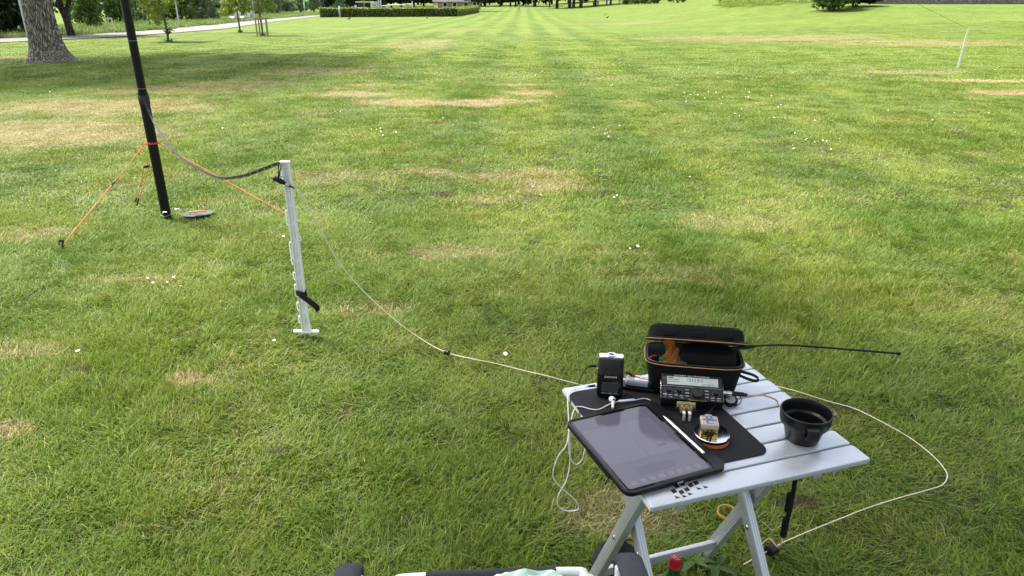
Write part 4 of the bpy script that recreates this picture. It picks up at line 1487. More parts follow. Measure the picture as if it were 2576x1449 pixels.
# ---- green bottle with red cap
bt = at_z(1700, 1404, .262)
bot = thing('bottle', 'green glass bottle with red screw cap standing under the table', 'bottle', (bt.x, bt.y, .002))
obj('glass', MB().lathe([(.0001, .004), (.030, 0), (.034, .004), (.0345, .12), (.032, .15), (.022, .19), (.0145, .215), (.0135, .236), (.0132, .25), (.0112, .25), (.0115, .236), (.0125, .214), (.020, .189), (.030, .15), (.0325, .12), (.032, .008), (.0001, .008)], 36), pm('green_glass', (.015, .22, .03), .06, 0, .05, 20, trans=.75, ior=1.5), bot)
cp_ = obj('screw_cap', MB().lathe([(.0145, .232), (.0155, .233), (.0158, .238), (.0148, .2395), (.0152, .241), (.0152, .256), (.0142, .2595), (.012, .2605), (.0001, .2605)], 32), red_paint, bot)
mb = MB()
tr_ = Matrix.Translation((0, 0, .2608)) @ Matrix.Rotation(R(-52), 4, 'Z')
put_text(mb, 'schloss', (.0, .003, 0), .004, .019, tr_)
put_text(mb, 'quelle', (-.001, -.0035, 0), .004, .017, tr_)
obj('cap_lettering', mb, white_ink, cp_, smooth=False)

# ---- black cloth pouch lying by the table leg
pq = gp(1545, 1440)
sack = thing('black_pouch', 'crumpled black cloth pouch on the grass between chair and table', 'pouch', (pq.x, pq.y, 0))
rr = []
for i, (zz, k) in enumerate(((.0, .7), (.02, 1), (.05, 1.05), (.08, .85), (.10, .55), (.115, .3), (.13, .35))):
    rr.append([(k * .07 * math.cos(t_) * (1 + .16 * math.sin(3 * t_ + i)), k * .05 * math.sin(t_) * (1 + .16 * math.cos(4 * t_ + 2 * i)), zz + .006 * math.sin(5 * t_)) for t_ in [2 * math.pi * q_ / 28 for q_ in range(28)]])
obj('cloth_body', MB().loft(rr), pm('pouch_cloth', (.012, .012, .014), .85, 0, .3, 40, .4, 200), sack)
obj('cord', MB().tube(catmull([(.02, 0, .115), (.05, .02, .10), (.07, .03, .04), (.06, .0, .02)], 5), .002, 6), rubber, sack)

# ---- camping chair in front of the camera, facing the lawn
cyaw = R(3.0)
chr_ = thing('camping_chair', 'white framed folding armchair with dark sling seat and grey armrests', 'chair', (-.026, .80, 0), (0, 0, cyaw))
tubew = pm('white_tube', (.74, .77, .76), .3, 0, .04, 20)
sling = weave('sling_fabric', (.035, .036, .045), 240, .5, .8, .0008)
arm_m = pm('arm_padding', (.026, .028, .035), .65, 0, .15, 50, .3, 500)
fy, fz = .335, .43
obj('seat_tube', MB().tube(catmull([(-.215, -.05, fz - .02), (-.215, fy - .07, fz - .005), (-.195, fy - .015, fz), (-.155, fy, fz), (.155, fy, fz), (.195, fy - .015, fz), (.215, fy - .07, fz - .005), (.215, -.05, fz - .02)], 8), .0115, 14), tubew, chr_)
obj('seat_sling_edge', MB().tube([(-.136, fy, fz), (-.135, fy, fz), (.135, fy, fz), (.136, fy, fz)], [.0115, .0135, .0135, .0115], 16), sling, chr_)
sg = []
for i in range(13):
    for j in range(9):
        x = -.2 + .4 * j / 8
        y = fy - .012 - .40 * i / 12
        sg.append((x if i > 1 else x * .68, y, fz + .006 - .035 * math.sin(math.pi * min(1, i / 12)) * (1 - (2 * j / 8 - 1) ** 2) - .02 * i / 12))
obj('seat_sling', MB().add(sg, [(i * 9 + j, i * 9 + j + 1, (i + 1) * 9 + j + 1, (i + 1) * 9 + j) for i in range(12) for j in range(8)]), sling, chr_)
bk = []
for i in range(9):
    for j in range(7):
        bk.append((-.2 + .4 * j / 6, -.10 - .16 * i / 8, fz - .02 + .42 * i / 8 + 0))
obj('back_sling', MB().add(bk, [(i * 7 + j, i * 7 + j + 1, (i + 1) * 7 + j + 1, (i + 1) * 7 + j) for i in range(8) for j in range(6)]), sling, chr_)
obj('back_tube', MB().tube(catmull([(-.215, -.08, fz - .03), (-.215, -.25, .80), (-.19, -.262, .835), (0, -.265, .84), (.19, -.262, .835), (.215, -.25, .80), (.215, -.08, fz - .03)], 8), .0115, 12), tubew, chr_)
for s_, xo in ((-1, -.256), (1, .248)):
    pf_ = [(-.20, .606), (.08, .612), (.145, .612), (.18, .606), (.20, .591), (.207, .569), (.205, .549)]
    rings = []
    for k, (y_, z_) in enumerate(pf_):
        t_ = Vector((0, pf_[min(k + 1, 6)][0] - pf_[max(k - 1, 0)][0], pf_[min(k + 1, 6)][1] - pf_[max(k - 1, 0)][1])).normalized()
        nn = Vector((0, -t_.z, t_.y))
        w_ = .0235 if k < 5 else .0215
        sec = [(-1, -.4), (-1, .3), (-.8, .75), (-.4, .95), (.4, .95), (.8, .75), (1, .3), (1, -.4), (.7, -.8), (-.7, -.8)]
        rings.append([Vector((xo + a_ * w_, y_, z_)) + nn * (b_ * .011) for a_, b_ in sec])
    ar = obj('armrest', MB().loft(rings), arm_m, chr_)
    obj('arm_bracket', MB().box((xo - s_ * .012, .16, .575), (.006, .03, .04), bev=.002), nickel, ar)
    obj('front_leg', MB().tube(catmull([(xo * .93, .17, .60), (xo * .93, .12, .42), (xo * .95, -.16, .012)], 6), .0105, 12), tubew, chr_)
    obj('rear_leg', MB().tube(catmull([(xo * .86, -.16, .60), (xo * .86, .0, .40), (xo * .88, .255, .012)], 6), .0105, 12), tubew, chr_)
obj('foot_bar', MB().tube([(-.23, .255, .018), (.23, .255, .018)], .010, 12), tubew, chr_)

# ---- striped towel on the seat
def towel_material():
    m = bpy.data.materials.new('mint_towel')
    m.use_nodes = True
    t = NT(m.node_tree)
    b = m.node_tree.nodes['Principled BSDF']
    tc = t.n('ShaderNodeTexCoord')
    w = t.n('ShaderNodeTexWave', wave_type='BANDS', bands_direction='X')
    w.inputs['Scale'].default_value = 9
    w.inputs['Distortion'].default_value = .4
    mp = t.n('ShaderNodeMapping')
    mp.inputs['Rotation'].default_value = (0, 0, R(50))
    t.l(tc.outputs['Object'], mp.inputs[0])
    t.l(mp.outputs[0], w.inputs[0])
    t.l(t.mix(t.ramp(w.outputs['Fac'], .72, .8), (.36, .56, .45), (.78, .80, .76)), b.inputs['Base Color'])
    b.inputs['Roughness'].default_value = .95
    nz = t.noise(tc.outputs['Object'], 300, 2)
    bp = t.n('ShaderNodeBump')
    bp.inputs['Strength'].default_value = .5
    bp.inputs['Distance'].default_value = .002
    t.l(nz.outputs[0], bp.inputs['Height'])
    t.l(bp.outputs[0], b.inputs['Normal'])
    return m


tw = []
for i in range(22):
    for j in range(18):
        x = -.02 + .19 * j / 17
        yf = fy - .006 + (.0 if j < 4 else .006)
        y = yf - .30 * i / 21
        zz = fz + .0145 + .022 * math.sin(math.pi * j / 17) * min(1, i / 3) - (.012 if i == 0 else 0) + .012 * math.sin(j * .9 + i * .3) * min(1, i / 4) + .012 * min(1, i / 3)
        tw.append((x * (.55 + .45 * min(1, (i + 4) / 10)) + .01, y, zz - .01 * max(0, abs(j - 8.5) - 7)))
tow = obj('striped_towel', MB().add(tw, [(i * 18 + j, i * 18 + j + 1, (i + 1) * 18 + j + 1, (i + 1) * 18 + j) for i in range(21) for j in range(17)]), towel_material(), loc=(-.026, .80, 0), rot=(0, 0, cyaw))
sm_ = tow.modifiers.new('thickness', 'SOLIDIFY')
sm_.thickness = .005
tag(tow, 'mint green and white striped towel on the chair seat', 'towel')

# ================================================================== mast, guy ropes, feed line, fence posts
mb0 = gp(421, 553)
mast = thing('antenna_mast', 'tall black telescopic antenna mast standing on the lawn', 'mast', mb0)
mast_m = pm('mast_black', (.006, .006, .006), .4, 0, .25, 18, spec=.25)
obj('mast_section', MB().tube([(0, 0, .0), (0, 0, .02), (0, 0, .93)], [.034, .034, .033], 28), mast_m, mast)
obj('mast_section', MB().tube([(0, 0, .92), (0, 0, 2.2)], [.0285, .0278], 28), mast_m, mast)
obj('mast_section', MB().tube([(0, 0, 2.2), (0, 0, 3.5)], [.0245, .024], 24), mast_m, mast)
obj('mast_section', MB().tube([(0, 0, 3.5), (0, 0, 6.5)], [.020, .010], 20), mast_m, mast)
obj('clamp_collar', MB().tube([(0, 0, .845), (0, 0, .85), (0, 0, .872), (0, 0, .8721), (0, 0, .905), (0, 0, .91)], [.034, .0365, .0365, .0375, .0375, .035], 28), pm('collar_black', (.016, .016, .017), .6), mast)
for z_ in (.955, 1.27):
    obj('pale_ring', MB().lathe([(.0286, -.001), (.0292, -.001), (.0292, .001), (.0286, .001)], 28, Matrix.Translation((0, 0, z_)), closed=True), pm('ring_grey', (.35, .35, .35), .5), mast)
GZ = .575
obj('guy_ring', MB().lathe([(.0345, -.0065), (.040, -.0065), (.041, 0), (.040, .0065), (.0345, .0065)], 28, Matrix.Translation((0, 0, GZ)), closed=True), pm('red_ring', (.62, .05, .07), .45), mast)
obj('ground_cord', MB().tube([(.036 * math.cos(t_), .036 * math.sin(t_), .045 + .008 * math.sin(t_)) for t_ in [R(x) for x in range(0, 361, 20)]], .002, 6), pm('grey_cord', (.35, .35, .36), .6), mast)


def rope_material():
    m = bpy.data.materials.new('orange_guy_rope')
    m.use_nodes = True
    t = NT(m.node_tree)
    b = m.node_tree.nodes['Principled BSDF']
    tc = t.n('ShaderNodeTexCoord')
    nz = t.noise(tc.outputs['Object'], 140, 2)
    t.l(t.mix(t.ramp(nz.outputs[0], .45, .6), (.66, .13, .03), (.74, .28, .14)), b.inputs['Base Color'])
    b.inputs['Roughness'].default_value = .7
    return m


M_rope = rope_material()
for lab, foot, side, dbl, fr in (('orange guy rope running left from the mast to a black peg', gp(166, 622), Vector((-.042, -.012, 0)), False, .42),
                                 ('short doubled orange guy rope behind the mast', gp(349, 518), Vector((-.022, .034, -.02)), True, .36),
                                 ('orange guy rope running right from the mast towards the white post', at_z(752, 567, 0), Vector((.042, -.008, 0)), False, .12)):
    top = mb0 + Vector((0, 0, GZ)) + side
    g = thing('guy_rope', lab, 'rope', (foot.x, foot.y, 0), group='orange guy ropes of the mast')
    fo = Vector((foot.x, foot.y, 0))
    end = Vector((foot.x, foot.y, .035))
    mid = top.lerp(end, fr)
    d = (end - top).normalized()
    sd = Vector((1, 0, 0)) if dbl else d.cross(Vector((0, 0, 1))).normalized()
    w_ = .018 if dbl else .0028
    obj('rope_strand', MB().tube(shift([top, top.lerp(end, .1), mid], fo), .0025, 7), M_rope, g)
    obj('rope_strand', MB().tube(shift([mid + sd * w_, end + sd * w_ * .4], fo), .0024, 7), M_rope, g)
    obj('rope_strand', MB().tube(shift([mid - sd * w_, end - sd * w_ * .4], fo), .0024, 7), M_rope, g)
    obj('rope_loop', MB().tube(shift([top + Vector((0, 0, .004)), top.lerp(end, .10) + sd * .004], fo), .0025, 7), M_rope, g)
    obj('knot', MB().tube(shift([top.lerp(end, .10), top.lerp(end, .10) + Vector((.012, -.004, -.022))], fo), [.006, .003], 8), M_rope, g)
    obj('tensioner', MB().box((0, 0, 0), (.05 if dbl else .012, .012, .02 if dbl else .034), Matrix.Translation(mid - fo) @ d.to_track_quat('Z', 'Y').to_matrix().to_4x4(), bev=.004), blk, g)
pegs = ((gp(158, 630), 'black plastic ground peg at the foot of the left guy rope', R(35)), (gp(344, 519), 'black ground peg behind the mast', R(-20)))
for q, lab, an in pegs:
    p_ = thing('ground_peg', lab, 'peg', (q.x, q.y, 0), (R(-18), R(12), an), group='guy rope pegs')
    obj('shaft', MB().box((0, 0, .012), (.012, .010, .10), bev=.003), blk, p_)
    obj('head', MB().box((-.006, 0, .062), (.034, .014, .014), bev=.004).box((-.02, 0, .046), (.008, .012, .03), bev=.003), blk, p_)
for (px_, py_), hh, an, lab in (((414, 562), .075, 0, 'silver wire hook peg in front of the mast foot'), ((443, 548), .055, R(20), 'silver wire hook peg right of the mast foot')):
    q = gp(px_, py_)
    p_ = tag(obj('tent_peg', MB().tube(catmull([(0, 0, -.03), (0, 0, hh - .008), (.003, 0, hh - .001), (.010, 0, hh), (.033, 0, hh)], 5), .0028, 8), pm('bright_wire', (.75, .76, .77), .25, .8), loc=(q.x, q.y, .012), rot=(0, 0, an)), lab, 'peg', 'wire pegs at the mast foot')
# winder plate
wq = gp(499, 545)
wd = thing('rope_winder', 'flat grey winder plate with orange cord lying right of the mast', 'winder', (wq.x, wq.y, .024), (R(-5), R(-2), 0))
obj('plate', MB().lathe([(.0001, -.003), (.09, -.004), (.114, -.004), (.117, 0), (.114, .004), (.09, .004), (.085, .002), (.0001, .002)], 40), pm('winder_grey', (.075, .08, .085), .5), wd)
obj('wound_cord', MB().tube(catmull([(-.055, -.02, .016), (-.02, -.025, .019), (.02, -.022, .02), (.06, -.015, .022), (.075, -.01, .018)], 6), .0055, 8), M_rope, wd)
obj('handle_slot', MB().box((.055, -.10, -.002), (.05, .05, .018), bev=.005), rubber, wd)

# white fence post with the connector
fp = gp(773, 853)


def fence_post(name, label, loc, rotz, hgt, lean=0, detail=True):
    p_ = thing(name, label, 'post', loc, (0, lean, rotz), group='white plastic fence posts')
    mb = MB()
    w0, w1 = .0165, .0135
    for s_ in (-1, 1):   # two flanges and a recessed web
        mb.add([(s_ * w0 - .003, -.010, 0), (s_ * w0 + .003, -.010, 0), (s_ * w0 + .003, .010, 0), (s_ * w0 - .003, .010, 0),
                (s_ * w1 - .0035, -.009, hgt), (s_ * w1 + .0035, -.009, hgt), (s_ * w1 + .0035, .009, hgt), (s_ * w1 - .0035, .009, hgt)],
               [(0, 1, 5, 4), (1, 2, 6, 5), (2, 3, 7, 6), (3, 0, 4, 7), (4, 5, 6, 7), (3, 2, 1, 0)])
    mb.add([(-w0, -.002, 0), (w0, -.002, 0), (w0, .002, 0), (-w0, .002, 0), (-w1, -.002, hgt), (w1, -.002, hgt), (w1, .002, hgt), (-w1, .002, hgt)],
           [(0, 1, 5, 4), (2, 3, 7, 6), (4, 5, 6, 7)])
    obj('shaft', mb, white_plastic, p_, smooth=False)
    obj('top_cap', MB().prism(rrect(-.026, -.014, .020, .014, .005, 4), hgt, hgt + .007, bev=.002), white_plastic, p_)
    if detail:
        for k in range(9):
            z_ = .03 + hgt * .95 * k / 9
            obj('web_rib', MB().box((.002, -.0035, z_ + .045), (.004, .006, .06), bev=.0015).box((-.006, -.0035, z_ + .078), (.02, .006, .005), bev=.0015), white_plastic, p_)
        for (z_, s_, h_) in ((.80, -1, .04), (.75, -1, .03), (.61, -1, .02), (.575, -1, .05), (.62, 1, .026), (.485, 1, .02), (.43, -1, .075), (.375, -1, .03), (.30, -1, .035), (.245, -1, .025), (.215, -1, .04), (.145, -1, .04), (.075, -1, .035), (.075, 0, .02)):
            xx = s_ * (.0165 - .003 * z_ / hgt) + s_ * .009
            y_ = 0 if s_ else -.012
            mb = MB().tube([(xx - s_ * .008, y_, z_ - h_ / 2), (xx + s_ * .002, y_, z_ - h_ / 2), (xx + s_ * .005, y_, z_ - h_ / 2 + .006), (xx + s_ * .005, y_, z_ + h_ / 2 - .006), (xx + s_ * .002, y_, z_ + h_ / 2), (xx - s_ * .004, y_, z_ + h_ / 2)], .0032, 8)
            obj('wire_lug', mb, white_plastic, p_)
        obj('foot_tread', MB().box((.0, 0, .012), (.125, .024, .012), bev=.004), white_plastic, p_)
    obj('ground_spike', MB().tube([(0, 0, 0), (0, 0, -.15)], [.005, .002], 8), nickel, p_)
    return p_


post = fence_post('fence_post', 'white plastic fence post with lugs carrying the cable connector and black strap', (fp.x, fp.y, .03), R(-4), .84)
rpq = gp(2409, 172)
fence_post('fence_post', 'plain white post standing far off at the right of the lawn', (rpq.x, rpq.y, rpq.z), R(-20), .90, R(2.2), False)
# strap on the near post
so = Vector((fp.x, fp.y, 0))
stp_ = thing('hook_strap', 'black hook-and-loop strap tied round the white post with a loose tail', 'strap', so)
z0 = .245
rr = []
wr_pts = [Vector((fp.x, fp.y, z0)) + Vector((.023 * math.cos(t_), .016 * math.sin(t_), .004 * math.sin(t_ * 2))) for t_ in [R(x) for x in range(0, 361, 24)]]
obj('wrap', MB().ribbon(shift(wr_pts, so), (0, 0, 1), .026, .003), rubber, stp_)
tl = [at_y(751, 742, fp.y - .022), at_y(757, 742, fp.y - .024), at_y(770, 752, fp.y - .028), at_y(785, 763, fp.y - .034), at_y(797, 774, fp.y - .036), at_y(800, 783, fp.y - .032)]
obj('tail', MB().ribbon(shift(catmull(tl, 5), so), [(.25, .25, 1)] * 26, .026, .0025), rubber, stp_)
# connector (balun) on the post
bq = at_y(700, 452, fp.y - .03)
bal = thing('feed_connector', 'black barrel connector with metal joint tied to the white post', 'connector', bq)
Yc = fp.y - .03
obj('barrel', MB().tube(shift([at_y(688, 447, Yc), at_y(690, 448, Yc), at_y(711, 458, Yc), at_y(713, 459, Yc)], bq), [.009, .0115, .0115, .009], 16), blk, bal)
obj('stub', MB().tube(shift([at_y(711, 457, Yc), at_y(717, 463, Yc)], bq), .0075, 12), rubber, bal)
obj('metal_joint', MB().tube(shift([at_y(713, 461, Yc), at_y(719, 463.5, Yc), at_y(719.2, 463.6, Yc), at_y(727, 467, Yc)], bq), [.006, .006, .0078, .0078], 16), nickel, bal)
obj('boot', MB().tube(shift([at_y(726, 466, Yc), at_y(728, 467, Yc), at_y(742, 474, 3.04)], bq), [.006, .0065, .003], 12), rubber, bal)
# ladder line feeder
hw_ = thing('ladder_line', 'dark ladder line sagging from the mast to the white post', 'cable', mb0)
lo = Vector(mb0)
mtop = mb0 + Vector((.012, -.036, .80))
fl = [at_y(361, 246, 5.03), at_y(374, 280, 5.0), at_y(388, 309, 4.95), at_y(410, 345, 4.8), at_y(434, 376, 4.55), at_y(463, 402, 4.35), at_y(492, 421, 4.1), at_y(525, 438, 3.85), at_y(558, 448.5, 3.65), at_y(592, 446, 3.48),
      at_y(625, 439, 3.33), at_y(660, 426, 3.2), at_y(695, 412.7, fp.y - .012), at_y(704, 413, fp.y - .018)]
fl = catmull(fl, 6)
fd_m = pm('feeder_black', (.022, .025, .027), .5)
for s_ in (-1, 1):
    pts = []
    for i, p in enumerate(fl):
        t_ = (fl[min(i + 1, len(fl) - 1)] - fl[max(i - 1, 0)]).normalized()
        sd = t_.cross(Vector((.3, -1, .15))).normalized()
        pts.append(p + sd * s_ * .0055)
    obj('conductor', MB().tube(shift(pts, lo), .0021, 6), fd_m, hw_)
mb = MB()
for i in range(2, len(fl) - 1):
    t_ = (fl[i + 1] - fl[i]).normalized()
    sd = t_.cross(Vector((.3, -1, .15))).normalized()
    c0 = fl[i].lerp(fl[i + 1], -.02)
    c1 = fl[i].lerp(fl[i + 1], .86 if i % 3 else .6)
    nn = t_.cross(sd)
    rings = [[c - lo + sd * .005 + nn * .0006, c - lo - sd * .005 + nn * .0006, c - lo - sd * .005 - nn * .0006, c - lo + sd * .005 - nn * .0006] for c in (c0, c1)]
    mb.loft(rings)
tag(obj('spacer_web', mb, fd_m, hw_, smooth=False), kind='stuff')
tails = catmull([at_y(704, 414, fp.y - .018), at_y(703, 425, fp.y - .026), at_y(702, 440, fp.y - .032), at_y(699, 450, Yc - .005)], 5)
for s_ in (-1, 1):
    obj('tail_wire', MB().tube(shift([p + Vector((s_ * .006 * (1 - i / len(tails)), 0, 0)) for i, p in enumerate(tails)], lo), .0026, 7), rubber, hw_)
# thin aerial wire running up from the far post
tp = rpq + Vector((.05, 0, .90))
wv_ = obj('aerial_wire', MB().tube(shift([tp, tp.lerp(Vector((4.0, 16.5, 3.6)), .5) - Vector((0, 0, .12)), Vector((4.0, 16.5, 3.6)), Vector((mb0.x, mb0.y, 6.4))], tp), .0035, 5), pm('wire_olive', (.12, .11, .05), .6), loc=tp)
tag(wv_, 'thin aerial wire rising from the top of the far white post', 'wire')

# ================================================================== vegetation helpers
def leaf_mesh(name, n, lobes, size, seed, mat, shell=.55, flat=.0):
    """n leaf-sized faces spread through a set of lobes (cx,cy,cz,rx,ry,rz)"""
    g = np.random.default_rng(seed)
    vol = np.array([l[3] * l[4] * l[5] for l in lobes]) ** .67
    k = g.choice(len(lobes), n, p=vol / vol.sum())
    Lb = np.array(lobes)[k]
    d = g.normal(size=(n, 3))
    d /= np.linalg.norm(d, axis=1)[:, None]
    r = (shell + (1 - shell) * g.random(n) ** .6) * (1 + .14 * g.normal(size=n))
    lump = 1 + .16 * np.sin(d[:, 0] * 7 + k) * np.cos(d[:, 1] * 6 + 2 * k) + .12 * np.sin(d[:, 2] * 9 + k)
    C = Lb[:, :3] + d * Lb[:, 3:] * (r * lump)[:, None]
    nrm = d * .6 + g.normal(size=(n, 3)) * .7 + np.array([0, 0, .3])
    nrm /= np.linalg.norm(nrm, axis=1)[:, None]
    ref = g.normal(size=(n, 3))
    u = np.cross(nrm, ref)
    u /= np.linalg.norm(u, axis=1)[:, None]
    v = np.cross(nrm, u)
    s = size * g.uniform(.6, 1.35, n)[:, None]
    V = np.stack([C - u * s, C - v * s * .5 + nrm * s * .12, C + u * s, C + v * s * .5 + nrm * s * .12], 1)
    me = bpy.data.meshes.new(name)
    me.vertices.add(n * 4)
    me.vertices.foreach_set('co', V.reshape(-1))
    me.loops.add(n * 4)
    me.loops.foreach_set('vertex_index', np.arange(n * 4, dtype=np.int32))
    me.polygons.add(n)
    me.polygons.foreach_set('loop_start', (np.arange(n) * 4).astype(np.int32))
    me.polygons.foreach_set('loop_total', np.full(n, 4, dtype=np.int32))
    me.update(calc_edges=True)
    at = me.attributes.new('rnd', 'FLOAT', 'POINT')
    at.data.foreach_set('value', np.repeat(g.random(n), 4).astype(np.float32))
    me.materials.append(mat)
    return me


def link_mesh(name, me, parent=None, loc=None, scale=None, rot=None):
    o = bpy.data.objects.new(name, me)
    col.objects.link(o)
    o.parent = parent
    if loc is not None:
        o.location = loc
    if scale is not None:
        o.scale = scale
    if rot is not None:
        o.rotation_euler = rot
    return o


def lobes_round(seed, n=9, spread=.55, r=.5, zs=1.0):
    g = random.Random(seed)
    out = [(0, 0, 0, r * 1.15, r * 1.15, r * 1.1 * zs)]
    for i in range(n):
        a = g.uniform(0, 6.283)
        q = spread * g.uniform(.6, 1.1)
        zz = g.uniform(-.5, .6) * zs
        out.append((q * math.cos(a), q * math.sin(a), zz, r * g.uniform(.5, .85), r * g.uniform(.5, .85), r * g.uniform(.45, .7)))
    return out


def limbs(mb, base, top, r, n, seed, spread):
    g = random.Random(seed)
    for i in range(n):
        a = 6.283 * i / n + g.uniform(-.4, .4)
        s = base.lerp(top, g.uniform(.35, .95))
        e = s + Vector((math.cos(a) * spread * g.uniform(.6, 1), math.sin(a) * spread * g.uniform(.6, 1), spread * g.uniform(.3, .9)))
        m = s.lerp(e, .5) + Vector((0, 0, spread * .12))
        mb.tube(catmull([s, m, e], 4), [r * .45 * (1 - .08 * q) for q in range(9)], 7)


# ------------------------------------------------------------------ the big furrowed tree at the left, with the crown that shades the lawn
tq = gp(128, 156)
big = thing('large_tree', 'massive furrowed tree trunk flaring into roots at the left', 'tree', tq)
g_ = np.random.default_rng(5)
NA, NZ = 120, 90
ph = g_.uniform(0, 6.283, 40)
vs_, fs_ = [], []
for j in range(NZ):
    zz = -.15 + 5.2 * (j / (NZ - 1)) ** 1.25
    for i in range(NA):
        a = 6.283 * i / NA
        flare = .17 * math.exp(-max(zz, 0) / .22) * (1 + .35 * math.sin(5 * a + .8) + .25 * math.sin(3 * a + 2.2) + (.9 if math.cos(a + .35) > .8 else 0)) + .06 * math.exp(-max(zz, 0) / .9)
        rid = .010 * math.sin(31 * a + 2.2 * math.sin(zz * 2.7) + ph[j % 3]) + .007 * math.sin(53 * a + 3 * math.sin(zz * 4.1 + 1) + zz * 3)
        r_ = .325 + flare + rid + .018 * math.sin(2 * a + zz * .7) + .012 * math.sin(zz * 3.1 + 3 * a) - .012 * zz
        vs_.append((r_ * math.cos(a), r_ * math.sin(a), zz))
for j in range(NZ - 1):
    for i in range(NA):
        fs_.append((j * NA + i, j * NA + (i + 1) % NA, (j + 1) * NA + (i + 1) % NA, (j + 1) * NA + i))
trunk = obj('trunk', MB().add(vs_, fs_), M_bark, big, angle=180)
mb = MB()
limbs(mb, Vector((0, 0, 3.2)), Vector((0, 0, 6)), .3, 9, 3, 3.0)
mb.tube([(0, 0, 4.9), (.1, 0, 7.5), (.2, .2, 9)], [.3, .2, .1], 12)
obj('limb', mb, M_bark, big)
cl = [(0, 0, 8, 3.4, 3.4, 2.4)] + [(4.4 * math.cos(i * .9), 4.4 * math.sin(i * .9), 6.6 + 1.6 * ((i * 37) % 5) / 4, 2.2, 2.2, 1.5) for i in range(7)]
link_mesh('crown', leaf_mesh('crown', 9000, cl, .2, 31, M_leaf_mid), big)

# ------------------------------------------------------------------ the tree behind the viewer that shades the table
shade = thing('shade_tree', 'broad leafy tree whose branches overhang the table', 'tree', (-1.5, -2.6, 0))
obj('trunk', MB().tube(catmull([(0, 0, -.1), (0, .05, 1), (.05, .2, 2.6), (.2, .6, 4.2), (.5, 1.4, 6)], 5), [.42, .36, .33, .31, .30, .29, .28, .28, .27, .26, .25, .25, .24, .23, .22, .21, .2, .19, .18, .16, .14], 18), M_bark, shade)
mb = MB()
limbs(mb, Vector((.05, .2, 2.8)), Vector((.5, 1.4, 6)), .22, 9, 8, 3.2)
mb.tube(catmull([(.3, .9, 4.8), (.2, 2.6, 5.6), (.1, 4.6, 5.9), (0, 7.0, 6.0)], 5), [.15 - .006 * q for q in range(16)], 9)
obj('limb', mb, M_bark, shade)
cl = [(.2, 3.6, 6.3, 2.6, 2.6, 1.5)] + [(1.2 + 3.2 * math.cos(i * .9 + .3), 3.7 + 3.1 * math.sin(i * .9 + .3), 5.7 + 1.3 * ((i * 53) % 7) / 6, 1.75, 1.75, 1.1) for i in range(7)]
link_mesh('crown', leaf_mesh('crown', 7600, cl, .15, 32, M_leaf_mid, shell=.3), shade)

# ------------------------------------------------------------------ left background
SH = dict(grey=leaf_mesh('foliage', 5200, lobes_round(1, 12, .62, .55, 1.1), .075, 41, M_leaf_grey),
          mid=leaf_mesh('foliage', 5200, lobes_round(2, 12, .6, .55, 1.1), .085, 42, M_leaf_mid),
          dark=leaf_mesh('foliage', 6500, lobes_round(3, 14, .6, .6, 1.1), .10, 43, M_leaf_dark),
          yel=leaf_mesh('foliage', 4200, lobes_round(4, 11, .6, .5, 1.0), .085, 44, M_leaf_yel))
stem_mb = MB()
for k in range(7):
    a = k * .9
    stem_mb.tube([(.06 * math.cos(a), .06 * math.sin(a), -1.05), (.25 * math.cos(a), .25 * math.sin(a), -.5), (.5 * math.cos(a), .5 * math.sin(a), .1)], [.035, .028, .015], 6)
stem_proto = obj('stem', stem_mb, M_bark_dark)
stem_me = stem_proto.data
bpy.data.objects.remove(stem_proto)


def shrub(px, py, wpx, hgt, kind, label, name='shrub', group='shrubs behind the path'):
    q = gp(px, py)
    dep = q.y * cP + (CAM_H - q.z) * sP
    w = wpx * dep / F_PX / 2
    s = thing(name, label, 'shrub', q, (0, 0, (px * 1.7) % 6.28), group=group)
    link_mesh('foliage', SH[kind], s, (0, 0, hgt * .46), (w * .95, w * .95, hgt * .5))
    link_mesh('stem', stem_me, s, (0, 0, hgt * .46), (w * .8, w * .8, hgt * .45))
    return s


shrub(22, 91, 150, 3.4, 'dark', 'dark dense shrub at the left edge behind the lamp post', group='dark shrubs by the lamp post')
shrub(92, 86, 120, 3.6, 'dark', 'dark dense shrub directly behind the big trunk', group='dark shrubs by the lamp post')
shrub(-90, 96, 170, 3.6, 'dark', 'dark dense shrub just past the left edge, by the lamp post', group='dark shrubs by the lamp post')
shrub(236, 77, 95, 2.9, 'mid', 'mid green shrub right of the dark leaning tree')
shrub(198, 66, 60, 2.6, 'mid', 'green shrub half hidden behind the dark leaning tree')
for i, (px, py, w, k) in enumerate(((300, 66, 85, 'mid'), (345, 62, 95, 'grey'), (395, 58, 90, 'grey'), (455, 58, 80, 'mid'), (512, 56, 105, 'grey'), (560, 47, 70, 'dark'), (596, 43, 70, 'grey'), (640, 40, 70, 'grey'), (684, 37, 62, 'grey'),
                                    (722, 34, 58, 'grey'), (757, 31, 55, 'grey'), (790, 29, 50, 'grey'), (822, 27, 50, 'dark'), (852, 25.5, 46, 'grey'), (884, 24.5, 46, 'dark'), (918, 24, 46, 'mid'), (950, 23.5, 46, 'dark'))):
    where = ['beside the black mast', 'right of the black mast', 'behind the nearest young tree', 'behind the nearest young tree, on its right', 'big and rounded between two young trees', 'in the gap left of the white loungers',
             'behind the white loungers', 'behind the waste bin', 'behind the staked young tree', 'right of the staked young tree', 'left of the green sign', 'behind the green sign', 'right of the green sign', 'at the left end of the hedge',
             'behind the white bollards', 'behind the swing beam', 'behind the climbing ladder'][i]
    shrub(px, py, w, 3.4 + .5 * (i % 3), k, {'grey': 'grey-green', 'mid': 'fresh green', 'dark': 'dark green'}[k] + ' shrub ' + where)

